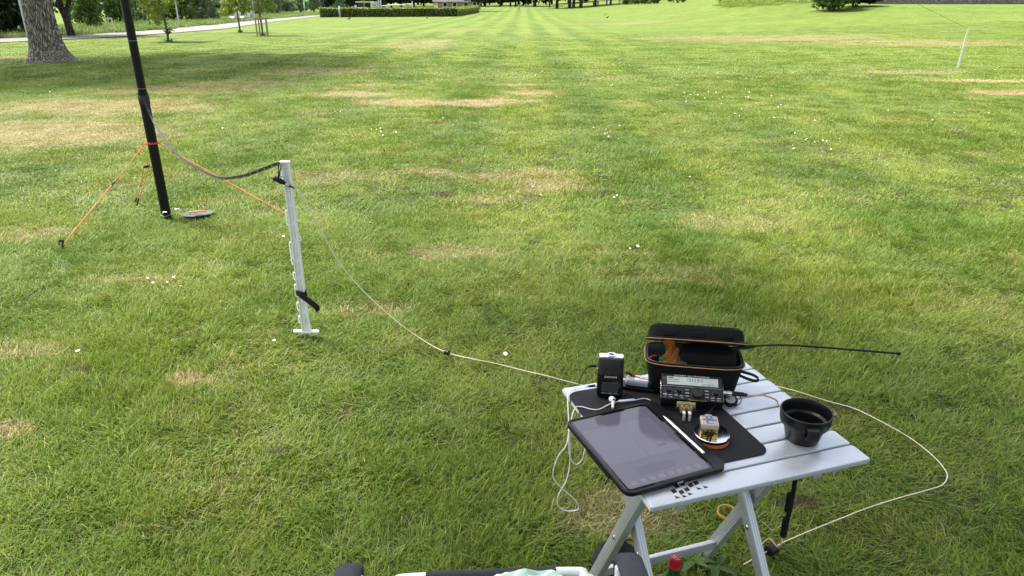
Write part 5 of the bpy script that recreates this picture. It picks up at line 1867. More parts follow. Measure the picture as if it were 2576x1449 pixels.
# longer tussocky grass on the bank
bank_m = [blades(420, .8, .06, .2, .03, seed=180 + i, lean=(.2, 1.2)) for i in range(3)]
bp_ = []
for k in range(900):
    x, y = random.uniform(14, 34), random.uniform(58, 80)
    if height(x, y) > .35 + 1.55 * sstep(7, 30, x) - .6 and (y < 66 or x < 27):
        bp_.append((x, y, height(x, y)))
bp_ = np.array(bp_)
nb_ = len(bp_)
scatter('bank_grass', bank_m, bp_, rng.uniform(0, 6.28, nb_), np.repeat(rng.uniform(.6, 1.3, nb_)[:, None], 3, 1), rng.integers(0, 3, nb_), 'rough tussocky grass on the bank at the right', 'grass')

# tall verge grass between path and shrubs
verge_m = [blades(500, .6, .18, .5, .03, seed=80 + i, lean=(.05, .7), mat=leaf_material('verge_blade_%d' % i, (.09, .16, .03), (.27, .34, .09))) for i in range(3)]
vp = []
B2 = [gp(b.x, b.y) for b in B_]
for a, b in zip(B2[:-1], B2[1:]):
    L_ = (b - a).length
    for k in range(max(1, int(L_ / .8))):
        q = a.lerp(b, k / max(1, int(L_ / .8)))
        dx = (b - a).normalized()
        nrm = Vector((-dx.y, dx.x, 0))
        for w_ in np.arange(.35, 7.5, .85):
            p = q + nrm * (w_ + random.uniform(-.3, .3)) + dx * random.uniform(-.4, .4)
            vp.append((p.x, p.y, height(p.x, p.y)))
vp = np.array(vp)
n = len(vp)
sc_ = rng.uniform(.5, 1.25, n)
scatter('tall_grass', verge_m, vp, rng.uniform(0, 6.28, n), np.stack([sc_ * .9, sc_ * .9, sc_], 1), rng.integers(0, 3, n), 'tall uncut verge grass along the far side of the path', 'grass')

# dark leaning tree
q = gp(180, 91)
t2 = thing('park_tree', 'dark forked tree trunk right behind the big furrowed tree', 'tree', q)
obj('trunk', MB().tube(catmull([(.0, 0, -.1), (-.02, 0, .4), (-.10, 0, 1.0), (-.22, 0, 1.5), (-.3, .1, 3)], 5), [.24, .2, .185, .18, .175, .17, .17, .165, .165, .16, .16, .16, .155, .15, .15, .145, .14, .13, .12, .11, .1], 14), M_bark_dark, t2)
obj('limb', MB().tube(catmull([(-.10, 0, .95), (.10, .02, 1.35), (.32, .05, 1.8), (.7, .1, 3)], 5), [.12, .115, .11, .108, .106, .104, .1, .1, .1, .095, .09, .09, .085, .08, .08, .07], 12), M_bark_dark, t2)
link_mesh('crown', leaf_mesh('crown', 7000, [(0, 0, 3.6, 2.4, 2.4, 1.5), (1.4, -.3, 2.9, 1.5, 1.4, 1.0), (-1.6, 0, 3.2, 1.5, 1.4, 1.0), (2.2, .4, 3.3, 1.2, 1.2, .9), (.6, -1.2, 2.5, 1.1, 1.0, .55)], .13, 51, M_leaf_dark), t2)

# young trees on the lawn
def young_tree(px, py, cr, cz, zbot, label, mat, seed, sucker=False):
    q = gp(px, py)
    y_ = thing('young_tree', label, 'tree', q, group='young trees on the lawn')
    mb = MB().tube(catmull([(0, 0, -.05), (.01, 0, .5), (-.015, .01, 1.2), (.01, 0, cz + cr * .6)], 6), .048, 10)
    limbs(mb, Vector((0, 0, zbot + .1)), Vector((0, 0, cz + cr * .5)), .05, 8, seed, cr * .75)
    obj('trunk', mb, M_bark_young, y_)
    g = random.Random(seed)
    lb = [(0, 0, cz, cr * .6, cr * .6, cr * .7)]
    for i in range(12):
        a = g.uniform(0, 6.283)
        rr_ = cr * g.uniform(.35, .8)
        zz = g.uniform(zbot + .15, cz + cr * .5)
        lb.append((rr_ * math.cos(a), rr_ * math.sin(a), zz, cr * g.uniform(.22, .42), cr * g.uniform(.22, .42), cr * g.uniform(.16, .3)))
    link_mesh('crown', leaf_mesh('crown', 2600, lb, .085, seed, mat, shell=.3), y_)
    if sucker:
        link_mesh('sucker_shoots', leaf_mesh('sucker_shoots', 60, [(0.08, 0, .42, .2, .16, .14)], .06, seed + 1, M_leaf_mid, shell=.1), y_)
    link_mesh('base_weeds', leaf_mesh('base_weeds', 60, [(0, 0, .06, .2, .2, .09)], .05, seed + 2, M_leaf_mid, shell=.1), y_)
    return y_


young_tree(424, 105, 1.35, 2.05, .62, 'nearest young tree with thin trunk and leafy shoots low on it', M_leaf_yel, 61, True)
young_tree(604, 82, 1.15, 2.2, .95, 'young tree with bare thin trunk in front of the loungers', M_leaf_yel, 62)
st = young_tree(661, 90, 1.15, 2.3, 1.15, 'young tree inside a wooden stake frame', M_leaf_yel, 63)


def stake_frame(px, py, label, h_, wd_, mat):
    q = gp(px, py)
    s = thing('stake_frame', label, 'tree stakes', q, (0, 0, R(12)), group='tree stake frames')
    pts = [(-wd_, -wd_ * .5), (wd_, -wd_ * .6), (wd_ * .75, wd_ * .7), (-wd_ * .6, wd_ * .7)]
    for x, y in pts:
        obj('stake', MB().tube([(x, y, -.1), (x, y, h_)], [.038, .035], 10), mat, s)
    for a, b in zip(pts, pts[1:] + pts[:1]):
        d = (Vector((*b, 0)) - Vector((*a, 0)))
        obj('rail', MB().box((0, 0, 0), (d.length + .1, .03, .06), Matrix.Translation(((a[0] + b[0]) / 2, (a[1] + b[1]) / 2, h_ - .05)) @ Matrix.Rotation(math.atan2(d.y, d.x), 4, 'Z')), mat, s)
    return s


wood = pm('weathered_wood', (.30, .24, .15), .8, 0, .2, 20, .3, 80)
wood_pale = pm('pale_wood', (.62, .56, .42), .7, 0, .15, 20)
stake_frame(662, 91, 'brown wooden stake frame round the young tree', .88, .26, wood)
stake_frame(280, 78, 'small pale stake frame right of the dark leaning tree', .75, .16, wood_pale)

# lamp posts and sign
galv = pm('galvanised_steel', (.48, .50, .52), .45, .6, .1)
for px, py, r_, lab in ((72, 97, .055, 'grey lamp post at the left in front of dark shrubs'), (452, 70, .05, 'thin grey lamp post right of the nearest young tree'), (641, 49, .05, 'thin grey lamp post beside the loungers'), (850, 30, .06, 'dark lamp post behind the hedge')):
    q = gp(px, py)
    lp_ = thing('lamp_post', lab, 'lamp post', q, group='park lamp posts')
    mt = galv if px != 850 else pm('dark_post', (.05, .055, .06), .5)
    obj('pole', MB().tube([(0, 0, -.1), (0, 0, .9), (0, 0, 4.2)], [r_, r_, r_ * .7], 12), mt, lp_)
    obj('lamp_head', MB().lathe([(.05, 4.2), (.18, 4.3), (.22, 4.45), (.12, 4.6), (.001, 4.62)], 16), mt, lp_)
q = gp(768, 40)
sg_ = thing('park_sign', 'light green sign with two panels on a grey post by the path', 'sign', q)
dq = q.y * cP / F_PX
obj('pole', MB().tube([(0, 0, -.1), (0, 0, 2.6)], .05, 10), galv, sg_)
sgm = pm('sign_green', (.45, .68, .42), .5)
obj('panel', MB().box((0, -.06, 26 * dq), (.20, .03, 14 * dq), bev=.01), sgm, sg_)
obj('panel', MB().box((.30, -.06, 37 * dq), (.75, .03, 6 * dq), bev=.01), sgm, sg_)

# white loungers and bin by the path
def lounger(px, py, label):
    q = gp(px, py)
    s = q.y * cP / F_PX
    l_ = thing('park_lounger', label, 'lounger', q, (0, 0, R(150)), group='white park loungers')
    prof = [(-.62, .92), (-.30, .38), (-.05, .30), (.35, .42), (.70, .30)]
    rings = []
    for k, (x, z_) in enumerate(prof):
        t_ = Vector((prof[min(k + 1, 4)][0] - prof[max(k - 1, 0)][0], 0, prof[min(k + 1, 4)][1] - prof[max(k - 1, 0)][1])).normalized()
        nn = Vector((-t_.z, 0, t_.x))
        rings.append([Vector((x, -.33, z_)) + nn * .03, Vector((x, .33, z_)) + nn * .03, Vector((x, .33, z_)) - nn * .03, Vector((x, -.33, z_)) - nn * .03])
    obj('seat_shell', MB().loft(rings), white_plastic, l_, smooth=False)
    for x in (-.35, .4):
        for y in (-.28, .28):
            obj('leg', MB().tube([(x, y, 0), (x * .9, y, .36)], .025, 8), galv, l_)
    return l_


lounger(592, 54.5, 'left of the two white loungers beside the path')
lounger(616, 53, 'right of the two white loungers beside the path')
q = gp(634, 50)
bn = thing('waste_bin', 'small grey waste bin right of the white loungers', 'bin', q)
obj('bin_body', MB().lathe([(.2, .05), (.22, .1), (.23, .75), (.2, .8), (.001, .82)], 20), pm('bin_grey', (.28, .34, .40), .5), bn)
obj('post', MB().tube([(0, .2, 0), (0, .2, 1.0)], .03, 8), galv, bn)

# ------------------------------------------------------------------ hedge enclosure and playground
def hedge(a, b, h_, wd_, label, seed, mat):
    d = b - a
    L_ = math.hypot(d.x, d.y)
    hd = thing('hedge', label, 'hedge', a, (0, 0, math.atan2(d.y, d.x)), group='clipped hedges of the playground')
    g = np.random.default_rng(seed)
    n = int(L_ * 330)
    me = leaf_mesh('foliage', n, [(0, 0, 0, 1, 1, 1)], .085, seed, mat)
    x = g.uniform(0, L_, n)
    f = g.random(n)
    y = np.where(f < .42, -wd_ / 2, np.where(f < .8, g.uniform(-wd_ / 2, wd_ / 2, n), wd_ / 2))
    zt = np.where((f >= .42) & (f < .8), h_, g.uniform(0.0, h_, n))
    zt = zt * (1 + .06 * np.sin(x * 1.9) + .04 * np.sin(x * 4.7))
    y = y + g.normal(size=n) * .05
    zt = zt + g.normal(size=n) * .035 + np.where(g.random(n) < .03, .1, 0)
    co = np.empty(n * 12)
    me.vertices.foreach_get('co', co)
    co = co.reshape(n, 4, 3)
    co = co - co.mean(1, keepdims=True) + np.stack([x, y, zt], 1)[:, None, :]
    me.vertices.foreach_set('co', co.reshape(-1))
    me.update()
    o = link_mesh('foliage', me, hd)
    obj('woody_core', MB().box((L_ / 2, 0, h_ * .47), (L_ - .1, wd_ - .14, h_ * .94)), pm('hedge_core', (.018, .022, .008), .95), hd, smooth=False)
    return hd


h1, h2, h3 = gp(804, 43.5), gp(1146, 41.5), gp(1199, 31.5)
h1.z -= .02
hs_ = h1.y * cP / F_PX * 21.5
hedge(h1, Vector((h2.x, h2.y, h1.z)), hs_, .8, 'long low clipped hedge in front of the playground', 71, M_hedge)
hedge(Vector((h2.x - .2, h2.y + .9, h2.z - .02)), Vector((h3.x, h3.y, h2.z - .06)), hs_ * .92, .8, 'bright yellow-green return of the clipped hedge at its right end', 72, M_leaf_yel)

Yp = h1.y + 7
PX = lambda px, py: at_y(px, py, Yp)
sc1 = Yp * cP / F_PX


def zx(x, y):      # zoomed strip of the photograph -> frame
    return ((1200 + x * .27174) * .62891, (y * .27174) * .62891)


gl = height(-8, Yp)
pole_g = pm('play_steel', (.62, .63, .64), .4, .4, .08)
play = thing('climbing_frame', 'white steel climbing frame with ladder and rails behind the hedge', 'climbing frame', (PX(*zx(1090, 100)).x, Yp, gl))
po_ = Vector((PX(*zx(1090, 100)).x, Yp, gl))


def bar(nm, a, b, r_, mat, par, org, y_=0):
    pa, pb = PX(*zx(*a)), PX(*zx(*b))
    pa.y += y_
    pb.y += y_
    return obj(nm, MB().tube([pa - org, pb - org], r_, 8), mat, par)


def upright(nm, x, ytop, r_, mat, par, org, y_=0):
    p = PX(*zx(x, ytop))
    return obj(nm, MB().tube([Vector((p.x, Yp + y_, gl)) - org, Vector((p.x, Yp + y_, max(p.z, gl + .5))) - org], r_, 8), mat, par)


for x in (1045, 1130):
    upright('ladder_post', x, 22, .06, pole_g, play, po_)
for yy in (32, 52, 72, 92, 112, 130):
    bar('rung', (1045, yy), (1130, yy), .04, pole_g, play, po_)
for x, t_ in ((1150, -60), (1182, -60), (1280, 62), (1545, 45), (1652, 20)):
    upright('post', x, t_, .07, pole_g, play, po_)
bar('rail', (1182, 85), (1280, 85), .06, pole_g, play, po_)
bar('rail', (1280, 75), (1545, 72), .06, pole_g, play, po_)
bar('rail', (1545, 60), (1652, 58), .05, pole_g, play, po_)
bar('rail', (1480, 132), (1652, 128), .05, pole_g, play, po_)
for yy in (-40, 0, 40):
    bar('brace', (1150, yy), (1182, yy + 38), .03, pole_g, play, po_)
swo = Vector((PX(*zx(900, 100)).x, Yp + 2, gl))
sw = thing('swing_frame', 'brown wooden swing beam standing behind the hedge', 'swing', swo)
bar('beam', (770, 35), (1050, 34), .09, wood, sw, swo, 2)
for x in (830, 1000):
    upright('post', x, 35, .07, pm('dark_wood', (.08, .06, .045), .8), sw, swo, 2)
for x in (890, 912):
    bar('chain', (x, 36), (x + 2, 112), .02, galv, sw, swo, 2)
bar('swing_seat', (888, 112), (916, 112), .05, rubber, sw, swo, 2)
wl = thing('low_wall', 'pale low wall behind the hedge under the swing beam', 'wall', (PX(*zx(930, 140)).x, Yp - 2, gl))
obj('wall_block', MB().box((0, 0, .55), ((1045 - 815) * .1709 * sc1, .3, 1.1), bev=.02), pm('pale_concrete', (.55, .54, .52), .8), wl)
for k, (x, yb, yt) in enumerate(((541, 160, 98), (787, 147, 84))):
    b_ = h1.y - 1.2 if k == 0 else h1.y + 1.5
    pa, pb = at_y(*zx(x, yb), b_), at_y(*zx(x, yt), b_)
    gz = height(pa.x, b_)
    bl_ = thing('white_bollard', ('left' if k == 0 else 'right') + ' white marker post rising above the hedge', 'bollard', (pa.x, b_ + 1.5, gz), group='white marker posts at the hedge')
    obj('shaft', MB().box((0, 0, (pb.z - gz) / 2), (.22, .22, pb.z - gz), bev=.03), white_plastic, bl_)
    obj('cap', MB().box((0, 0, pb.z - gz + .02), (.25, .25, .05), bev=.02), white_plastic, bl_)

# ------------------------------------------------------------------ far trees
TC = [leaf_mesh('crown', 3600, [(0, 0, 3.6, 2.2, 2.2, 1.6), (1.5, .2, 3.0, 1.3, 1.3, .9), (-1.4, -.3, 3.1, 1.3, 1.3, .9), (.2, 1.4, 2.9, 1.2, 1.2, .9), (.1, -1.4, 2.8, 1.2, 1.2, .8), (.9, -1.0, 2.3, .9, .9, .6), (-1.0, .8, 2.4, .9, .9, .6)], .2, 90 + i, m_)
      for i, m_ in enumerate((M_leaf_dark, M_leaf_mid))]
tr_mb = MB().tube(catmull([(0, 0, -.2), (.02, 0, .7), (-.03, .02, 1.6), (.05, 0, 3.2)], 5), [.24, .2, .18, .175, .17, .168, .165, .16, .16, .155, .15, .15, .14, .13, .12, .1], 12)
limbs(tr_mb, Vector((0, 0, 1.7)), Vector((0, 0, 3)), .14, 6, 4, 1.6)
tr_o = obj('trunk', tr_mb, M_bark_dark)
tr_me = tr_o.data
bpy.data.objects.remove(tr_o)


def far_tree(px, py, s, sz, k, label, group, sink=0):
    q = gp(px, py)
    t_ = thing('park_tree', label, 'tree', q, (0, 0, (px * 3.1) % 6.28), group=group)
    link_mesh('trunk', tr_me, t_, scale=(s, s, sz))
    link_mesh('crown', TC[k], t_, (0, 0, -sink), scale=(s * 1.15, s * 1.15, sz))
    return t_


def z2(x, y):
    return ((1800 + x * .27174) * .62891, (y * .27174) * .62891)


row = [((370, 165), 1.0, .95, 0), ((416, 166), 1.15, .95, 0), ((741, 98), 1.5, 1.35, 0), ((890, 98), 1.1, 1.3, 0), ((968, 97), 1.5, 1.4, 0), ((1240, 98), 1.7, 1.2, 0), ((1466, 106), 1.1, 1.9, 1), ((1575, 122), 1.9, 2.2, 0), ((1762, 116), 2.1, 2.2, 0), ((1818, 115), 1.9, 2.2, 0), ((1926, 112), 2.1, 2.3, 0),
       ((2136, 96), 1.6, 2.4, 0), ((2364, 74), 1.2, 2.4, 1)]
words_ = ['first', 'second', 'third', 'fourth', 'fifth', 'sixth', 'seventh', 'eighth', 'ninth', 'tenth', 'eleventh', 'twelfth', 'last']
for i, ((x, y), s, sz, k) in enumerate(row):
    far_tree(*z2(x, y), s, sz, k, words_[i] + ' tree from the hedge end in the far row of trunks', 'far row of park trees')
for i, (px, py, s, sz) in enumerate(((872, 20, 1.2, .8), (905, 19, 1.3, .8), (965, 19, 1.5, .9), (985, 19, 1.5, .9), (1010, 18.5, 1.4, .9), (1042, 18, 1.4, 1.1), (1066, 18, 1.5, .8), (1100, 17, 1.5, .8), (1128, 17, 1.5, .75), (1180, 17, 1.6, .8), (1210, 16, 1.6, .75), (1262, 14, 1.6, .9), (1284, 14, 1.6, .8))):
    far_tree(px, py, s, sz, i % 2 if i > 6 else 0, ['first', 'second', 'third', 'fourth', 'fifth', 'sixth', 'seventh', 'eighth', 'ninth', 'tenth', 'eleventh', 'twelfth', 'last'][i] + ' low-branched tree from the left in the belt behind the playground', 'trees behind the playground', .5)
far_me = leaf_mesh('crown', 5000, lobes_round(9, 14, .7, .6, .8), .1, 99, M_leaf_mid)
far_me2 = leaf_mesh('crown', 5000, lobes_round(10, 14, .7, .6, .8), .1, 98, M_leaf_dark)
for i in range(22):
    px = 800 + i * 42
    Yb = 225 + 18 * math.sin(i * 2.3)
    x = (px - 1288) / F_PX * Yb * .93
    t_ = thing('distant_tree', words_[i % 13] + (' ' if i < 13 else ' later ') + 'rounded tree from the left in the distant tree line', 'tree', (x, Yb, height(x, Yb)), (0, 0, i * 1.1), group='distant tree line')
    s = 6 + 1.5 * math.sin(i * 1.7)
    link_mesh('crown', (far_me, far_me2)[i % 2], t_, (0, 0, 4.4), (s, s, 5.5))
    link_mesh('trunk', tr_me, t_, scale=(2, 2, 1.5))

# a pale grey-roofed house beyond the playground
hq = at_y(1150, 25, 160)
hz_ = height(hq.x, 160)
hs = thing('house', 'pale house with grey pitched roof seen between far trees', 'house', (hq.x, 160, hz_), (0, 0, R(15)))
obj('wall', MB().box((0, 0, .8), (9, 5, 1.6)), pm('house_render', (.26, .19, .16), .85), hs, smooth=False)
obj('roof', MB().add([(-4.8, -2.9, 1.5), (4.8, -2.9, 1.5), (4.8, 2.9, 1.5), (-4.8, 2.9, 1.5), (-4.6, 0, 3.6), (4.6, 0, 3.6)], [(0, 1, 5, 4), (2, 3, 4, 5), (0, 4, 3), (1, 2, 5), (0, 3, 2, 1)]), pm('roof_slate', (.10, .105, .115), .8, 0, .2, 3), hs, smooth=False)
for x in (-3, -1, 1.4, 3.2):
    w_ = obj('window', MB().box((x, -2.52, .95), (.9, .06, .9)), white_plastic, hs, smooth=False)
    obj('pane', MB().box((x, -2.56, .95), (.74, .03, .74)), blk_gloss, w_, smooth=False)

# ------------------------------------------------------------------ right background: wall, bushes
wl_pts = [(27, 72), (31, 69), (37, 67), (45, 65.5), (56, 64), (75, 62)]
mb = MB()
rings = []
for i, (x, y) in enumerate(wl_pts):
    z_ = height(x, y) - .2
    top = z_ + 2.6
    rings.append([Vector((x, y - .25, z_)), Vector((x, y + .25, z_)), Vector((x, y + .25, top)), Vector((x, y - .25, top))])
mb.loft(rings)
def stone_wall_material():
    m = bpy.data.materials.new('rough_stone')
    m.use_nodes = True
    t = NT(m.node_tree)
    b = m.node_tree.nodes['Principled BSDF']
    geo = t.n('ShaderNodeNewGeometry')
    vo = t.n('ShaderNodeTexVoronoi', feature='F1')
    vo.inputs['Scale'].default_value = 3.2
    t.l(geo.outputs['Position'], vo.inputs['Vector'])
    ve = t.n('ShaderNodeTexVoronoi', feature='DISTANCE_TO_EDGE')
    ve.inputs['Scale'].default_value = 3.2
    t.l(geo.outputs['Position'], ve.inputs['Vector'])
    c = t.mix(vo.outputs['Color'], (.13, .115, .105), (.22, .20, .185))
    c = t.mix(t.ramp(ve.outputs['Distance'], 0, .06), (.13, .12, .11), c)
    t.l(c, b.inputs['Base Color'])
    b.inputs['Roughness'].default_value = .9
    bp = t.n('ShaderNodeBump')
    bp.inputs['Distance'].default_value = .05
    t.l(t.ramp(ve.outputs['Distance'], 0, .1), bp.inputs['Height'])
    t.l(bp.outputs[0], b.inputs['Normal'])
    return m


wall = tag(obj('stone_wall', mb, stone_wall_material(), smooth=False), 'long rough grey stone wall along the top right', 'wall')
shrub(2092, 27, 165, 3.2, 'mid', 'drooping dark green bush in front of the stone wall', group='bushes on the right bank')
shrub(2150, 17, 130, 2.8, 'dark', 'dark bush right of the drooping bush at the wall', group='bushes on the right bank')
shrub(1705, 7, 60, 3.0, 'mid', 'round bush at the foot of the grassy bank', group='bushes on the right bank')
shrub(1812, 4, 30, 2.0, 'dark', 'small dark bush on top of the grassy bank', group='bushes on the right bank')
for i, px in enumerate((1575, 1598, 1622, 1646)):
    shrub(px, 11.5 - i * .6, 34, 1.3, 'mid', words_[i] + ' low bush from the walker in the row before the bank', group='low bushes before the bank')

# ------------------------------------------------------------------ small far things
def crow(px, py, label, an):
    q = gp(px, py)
    c = thing('crow', label, 'bird', q, (0, 0, an), group='crows on the lawn')
    rings = []
    for (x, z_, r_) in ((-.24, .13, .015), (-.16, .14, .04), (-.05, .16, .075), (.05, .19, .075), (.11, .235, .05), (.15, .27, .045), (.19, .275, .035), (.22, .27, .014), (.26, .262, .003)):
        rings.append([(x, r_ * .8 * math.cos(t_), z_ + r_ * math.sin(t_)) for t_ in [6.283 * k / 10 for k in range(10)]])
    obj('body', MB().loft(rings), pm('crow_black', (.012, .012, .014), .5), c)
    for s_ in (-.025, .025):
        obj('leg', MB().tube([(.0, s_, .12), (.01, s_, 0), (.04, s_, .004)], .006, 5), rubber, c)


crow(879, 51, 'black crow on the lawn left, in front of the long hedge', .4)
crow(1074, 47.5, 'black crow on the lawn near the right half of the hedge', 2.4)
crow(1522, 39.5, 'farther of the two black crows on the open lawn', 1.2)
crow(1528, 47.5, 'nearer of the two black crows on the open lawn', -.9)
q = gp(1087, 41)
o_ = obj('paper_scrap', MB().lathe([(.0001, .0), (.2, .03), (.26, .14), (.2, .27), (.08, .34), (.0001, .35)], 9), white_plastic, loc=q)
tag(o_, 'white crumpled scrap lying at the foot of the hedge', 'litter')
for px, py, lab in ((2075, 0, ''), ):
    pass
q = gp(*z2(1013, 150))
pb_ = thing('wooden_post', 'short grey wooden post on the far lawn', 'post', q)
obj('shaft', MB().box((0, 0, .45), (.2, .2, 1.0), bev=.02), pm('post_grey', (.30, .28, .25), .8), pb_)
obj('cap', MB().box((0, 0, .96), (.24, .24, .05), bev=.01), pm('post_grey', (.30, .28, .25), .8), pb_)
for i, (x, y) in enumerate(((2112, 98), (2176, 92), (2305, 80))):
    q = gp(*z2(x, y))
    pb_ = thing('wooden_post', ['left', 'middle', 'right'][i] + ' of three short posts among the far trunks', 'post', q, group='short posts among far trunks')
    obj('shaft', MB().box((0, 0, .5), (.28, .28, 1.1), bev=.02), pm('post_brown', (.12, .10, .08), .8), pb_)

# a walker in a white top far across the lawn
q = gp(1558, 13.5)
pn = thing('person', 'person in white top and dark trousers walking far across the lawn', 'person', q, (0, 0, R(100)))
me = bpy.data.meshes.new('body')
J = [((0, 0, .95), .15), ((0, 0, 1.2), .15), ((0, 0, 1.42), .12), ((0, 0, 1.52), .06), ((.02, 0, 1.66), .10), ((.0, .10, .88), .09), ((.10, .10, .48), .065), ((.06, .10, .06), .045), ((.17, .10, .03), .03),
     ((.0, -.10, .88), .09), ((-.08, -.10, .48), .065), ((-.22, -.10, .08), .045), ((-.12, -.10, .03), .03), ((0, .19, 1.38), .055), ((-.06, .24, 1.1), .045), ((.04, .24, .88), .035), ((0, -.19, 1.38), .055), ((.06, -.24, 1.1), .045), ((.18, -.24, .92), .035), ((.02, 0, 1.74), .08)]
me.from_pydata([j[0] for j in J], [(0, 1), (1, 2), (2, 3), (3, 4), (0, 5), (5, 6), (6, 7), (7, 8), (0, 9), (9, 10), (10, 11), (11, 12), (2, 13), (13, 14), (14, 15), (2, 16), (16, 17), (17, 18), (4, 19)], [])
body = link_mesh('body', me, pn)
body.modifiers.new('skin', 'SKIN')
body.modifiers.new('sub', 'SUBSURF').levels = 1
for i, j in enumerate(J):
    me.skin_vertices[0].data[i].radius = (j[1], j[1])
me.skin_vertices[0].data[0].use_root = True
def person_material():
    m = bpy.data.materials.new('walker_clothes')
    m.use_nodes = True
    t = NT(m.node_tree)
    b = m.node_tree.nodes['Principled BSDF']
    tc = t.n('ShaderNodeTexCoord')
    sp = t.n('ShaderNodeSeparateXYZ')
    t.l(tc.outputs['Object'], sp.inputs[0])
    c = t.mix(t.math('GREATER_THAN', sp.outputs[2], .92), (.03, .03, .035), (.75, .75, .74))
    c = t.mix(t.math('GREATER_THAN', sp.outputs[2], 1.47), c, (.45, .30, .22))
    c = t.mix(t.math('GREATER_THAN', sp.outputs[2], 1.70), c, (.06, .04, .03))
    t.l(c, b.inputs['Base Color'])
    b.inputs['Roughness'].default_value = .8
    return m


me.materials.append(person_material())

# ------------------------------------------------------------------ daisies, dandelion, weeds
def petals_mesh():
    mb = MB()
    for k in range(15):
        a = 6.283 * k / 15
        m_ = Matrix.Rotation(a, 4, 'Z')
        mb.add([(.0025, -.0009, 0), (.007, -.0016, .0012), (.0105, -.0009, .0016), (.0105, .0009, .0016), (.007, .0016, .0012), (.0025, .0009, 0)], [(0, 1, 2, 3, 4, 5)], m_)
    return mb


dz0 = thing('daisy', 'x', 'daisy', (0, 0, 0))
pet = obj('petals', petals_mesh(), pm('daisy_white', (.82, .82, .80), .7), dz0, smooth=False)
cen = obj('flower_centre', MB().lathe([(.0001, 0), (.0034, 0), (.0030, .0014), (.0001, .002)], 10, Matrix.Translation((0, 0, .0006))), pm('daisy_yellow', (.65, .42, .03), .7), dz0)
stm = obj('stem', MB().tube([(0, 0, -.05), (.001, 0, 0)], .0009, 5), M_leaf_mid, dz0)
near_d = [((196, 884), 1.3), ((690, 857), .95), ((1271, 891), 1.25), ((1684, 0), 0), ((352, 700), .9), ((371, 700), .8), ((385, 712), .8), ((398, 727), .9), ((421, 711), .9), ((433, 711), .8), ((455, 720), .9), ((437, 698), .9), ((713, 595), 1.1), ((704, 600), .9),
          ((1147, 648), 1.0), ((930, 560), .8), ((1360, 490), 1), ((1545, 497), 1.1), ((1552, 492), 1), ((1340, 470), .8), ((2450, 318), 1), ((1604, 620), 1.3), ((1735, 445), 1), ((1585, 626), .8)]
placed = 0
DL = ['white daisy nearest the left edge, alone in the grass', 'white daisy just left of the fence post foot', 'big white daisy alone between the black cable bead and the recorder',
      'first daisy from the left in the small patch left of the post', 'second daisy from the left in the small patch left of the post', 'third daisy from the left in the small patch left of the post', 'lowest daisy in the small patch left of the post',
      'middle daisy in the small patch left of the post', 'daisy right of the middle in the small patch left of the post', 'rightmost daisy in the small patch left of the post', 'topmost daisy in the small patch left of the post',
      'right one of two daisies touching the left side of the fence post', 'left one of two daisies near the left side of the fence post', 'single daisy right of the fence post in open grass', 'single daisy beyond the fence post, right of its connector',
      'single daisy beside the bare earth spot in mid lawn', 'nearer of the paired daisies in mid lawn', 'farther of the paired daisies in mid lawn', 'small daisy by the straw patch in mid lawn', 'daisy at the far right below the loose cluster',
      'white daisy above the case, in the grass beyond the table', 'daisy in mid lawn below the dense flower cluster', 'small daisy left of the one beyond the table']
for (p, s) in near_d:
    if not s:
        continue
    q = at_z(p[0], p[1], .045)
    d_ = dup(dz0, DL[placed], (q.x, q.y, .048), (R(random.uniform(-35, 10)), R(random.uniform(-15, 15)), random.uniform(0, 6)), (s * .78, s * .78, s * .78), 'daisies dotted over the near lawn')
    placed += 1
for ch in list(dz0.children):
    bpy.data.objects.remove(ch)
bpy.data.objects.remove(dz0)
# the many far daisies: uncountable sprinkles
def daisy_dot():
    mb = MB()
    m_ = []
    mb.add([(.013 * math.cos(6.283 * k / 8), .013 * math.sin(6.283 * k / 8), 0) for k in range(8)], [tuple(range(8))])
    me = bpy.data.meshes.new('daisy_head')
    me.from_pydata(mb.v, [], mb.f)
    me.materials.append(MATS['daisy_white'])
    return me


cl_px = [(2040, 360, 70, 34, 30), (2330, 295, 200, 14, 18), (1880, 300, 160, 16, 16), (1700, 240, 260, 50, 60), (1950, 250, 220, 40, 40), (1640, 165, 200, 40, 40), (950, 340, 60, 16, 14), (880, 290, 60, 20, 14), (620, 200, 120, 10, 8), (1120, 330, 80, 20, 10), (2200, 190, 260, 30, 30), (2450, 40, 160, 14, 90),
         (2300, 28, 300, 10, 90), (2480, 65, 120, 14, 60), (1900, 12, 120, 8, 30), (1560, 330, 120, 40, 16), (120, 235, 80, 10, 14), (370, 190, 60, 12, 8), (560, 310, 120, 30, 8), (2400, 130, 200, 20, 30), (1330, 200, 120, 30, 14), (2000, 140, 300, 25, 30)]
dp = []
for (px, py, wx, wy, n_) in cl_px:
    for k in range(n_):
        x = px + random.gauss(0, wx * .5)
        y = max(9, py + random.gauss(0, wy * .5))
        q = gp(x, y)
        dp.append((q.x, q.y, q.z + .055 + random.uniform(-.01, .015)))
dp = np.array(dp)
n = len(dp)
ds = rng.uniform(.4, .72, n) * (1 + np.clip(dp[:, 1] - 14, 0, 30) * .012)
scatter('daisies', [daisy_dot()], dp, rng.uniform(0, 6, n), np.stack([ds, ds, ds], 1), np.zeros(n), 'sprinkle of tiny white daisies over the far lawn', 'daisies', tilt=np.column_stack([rng.uniform(.2, .8, n), rng.uniform(-.2, .2, n)]))

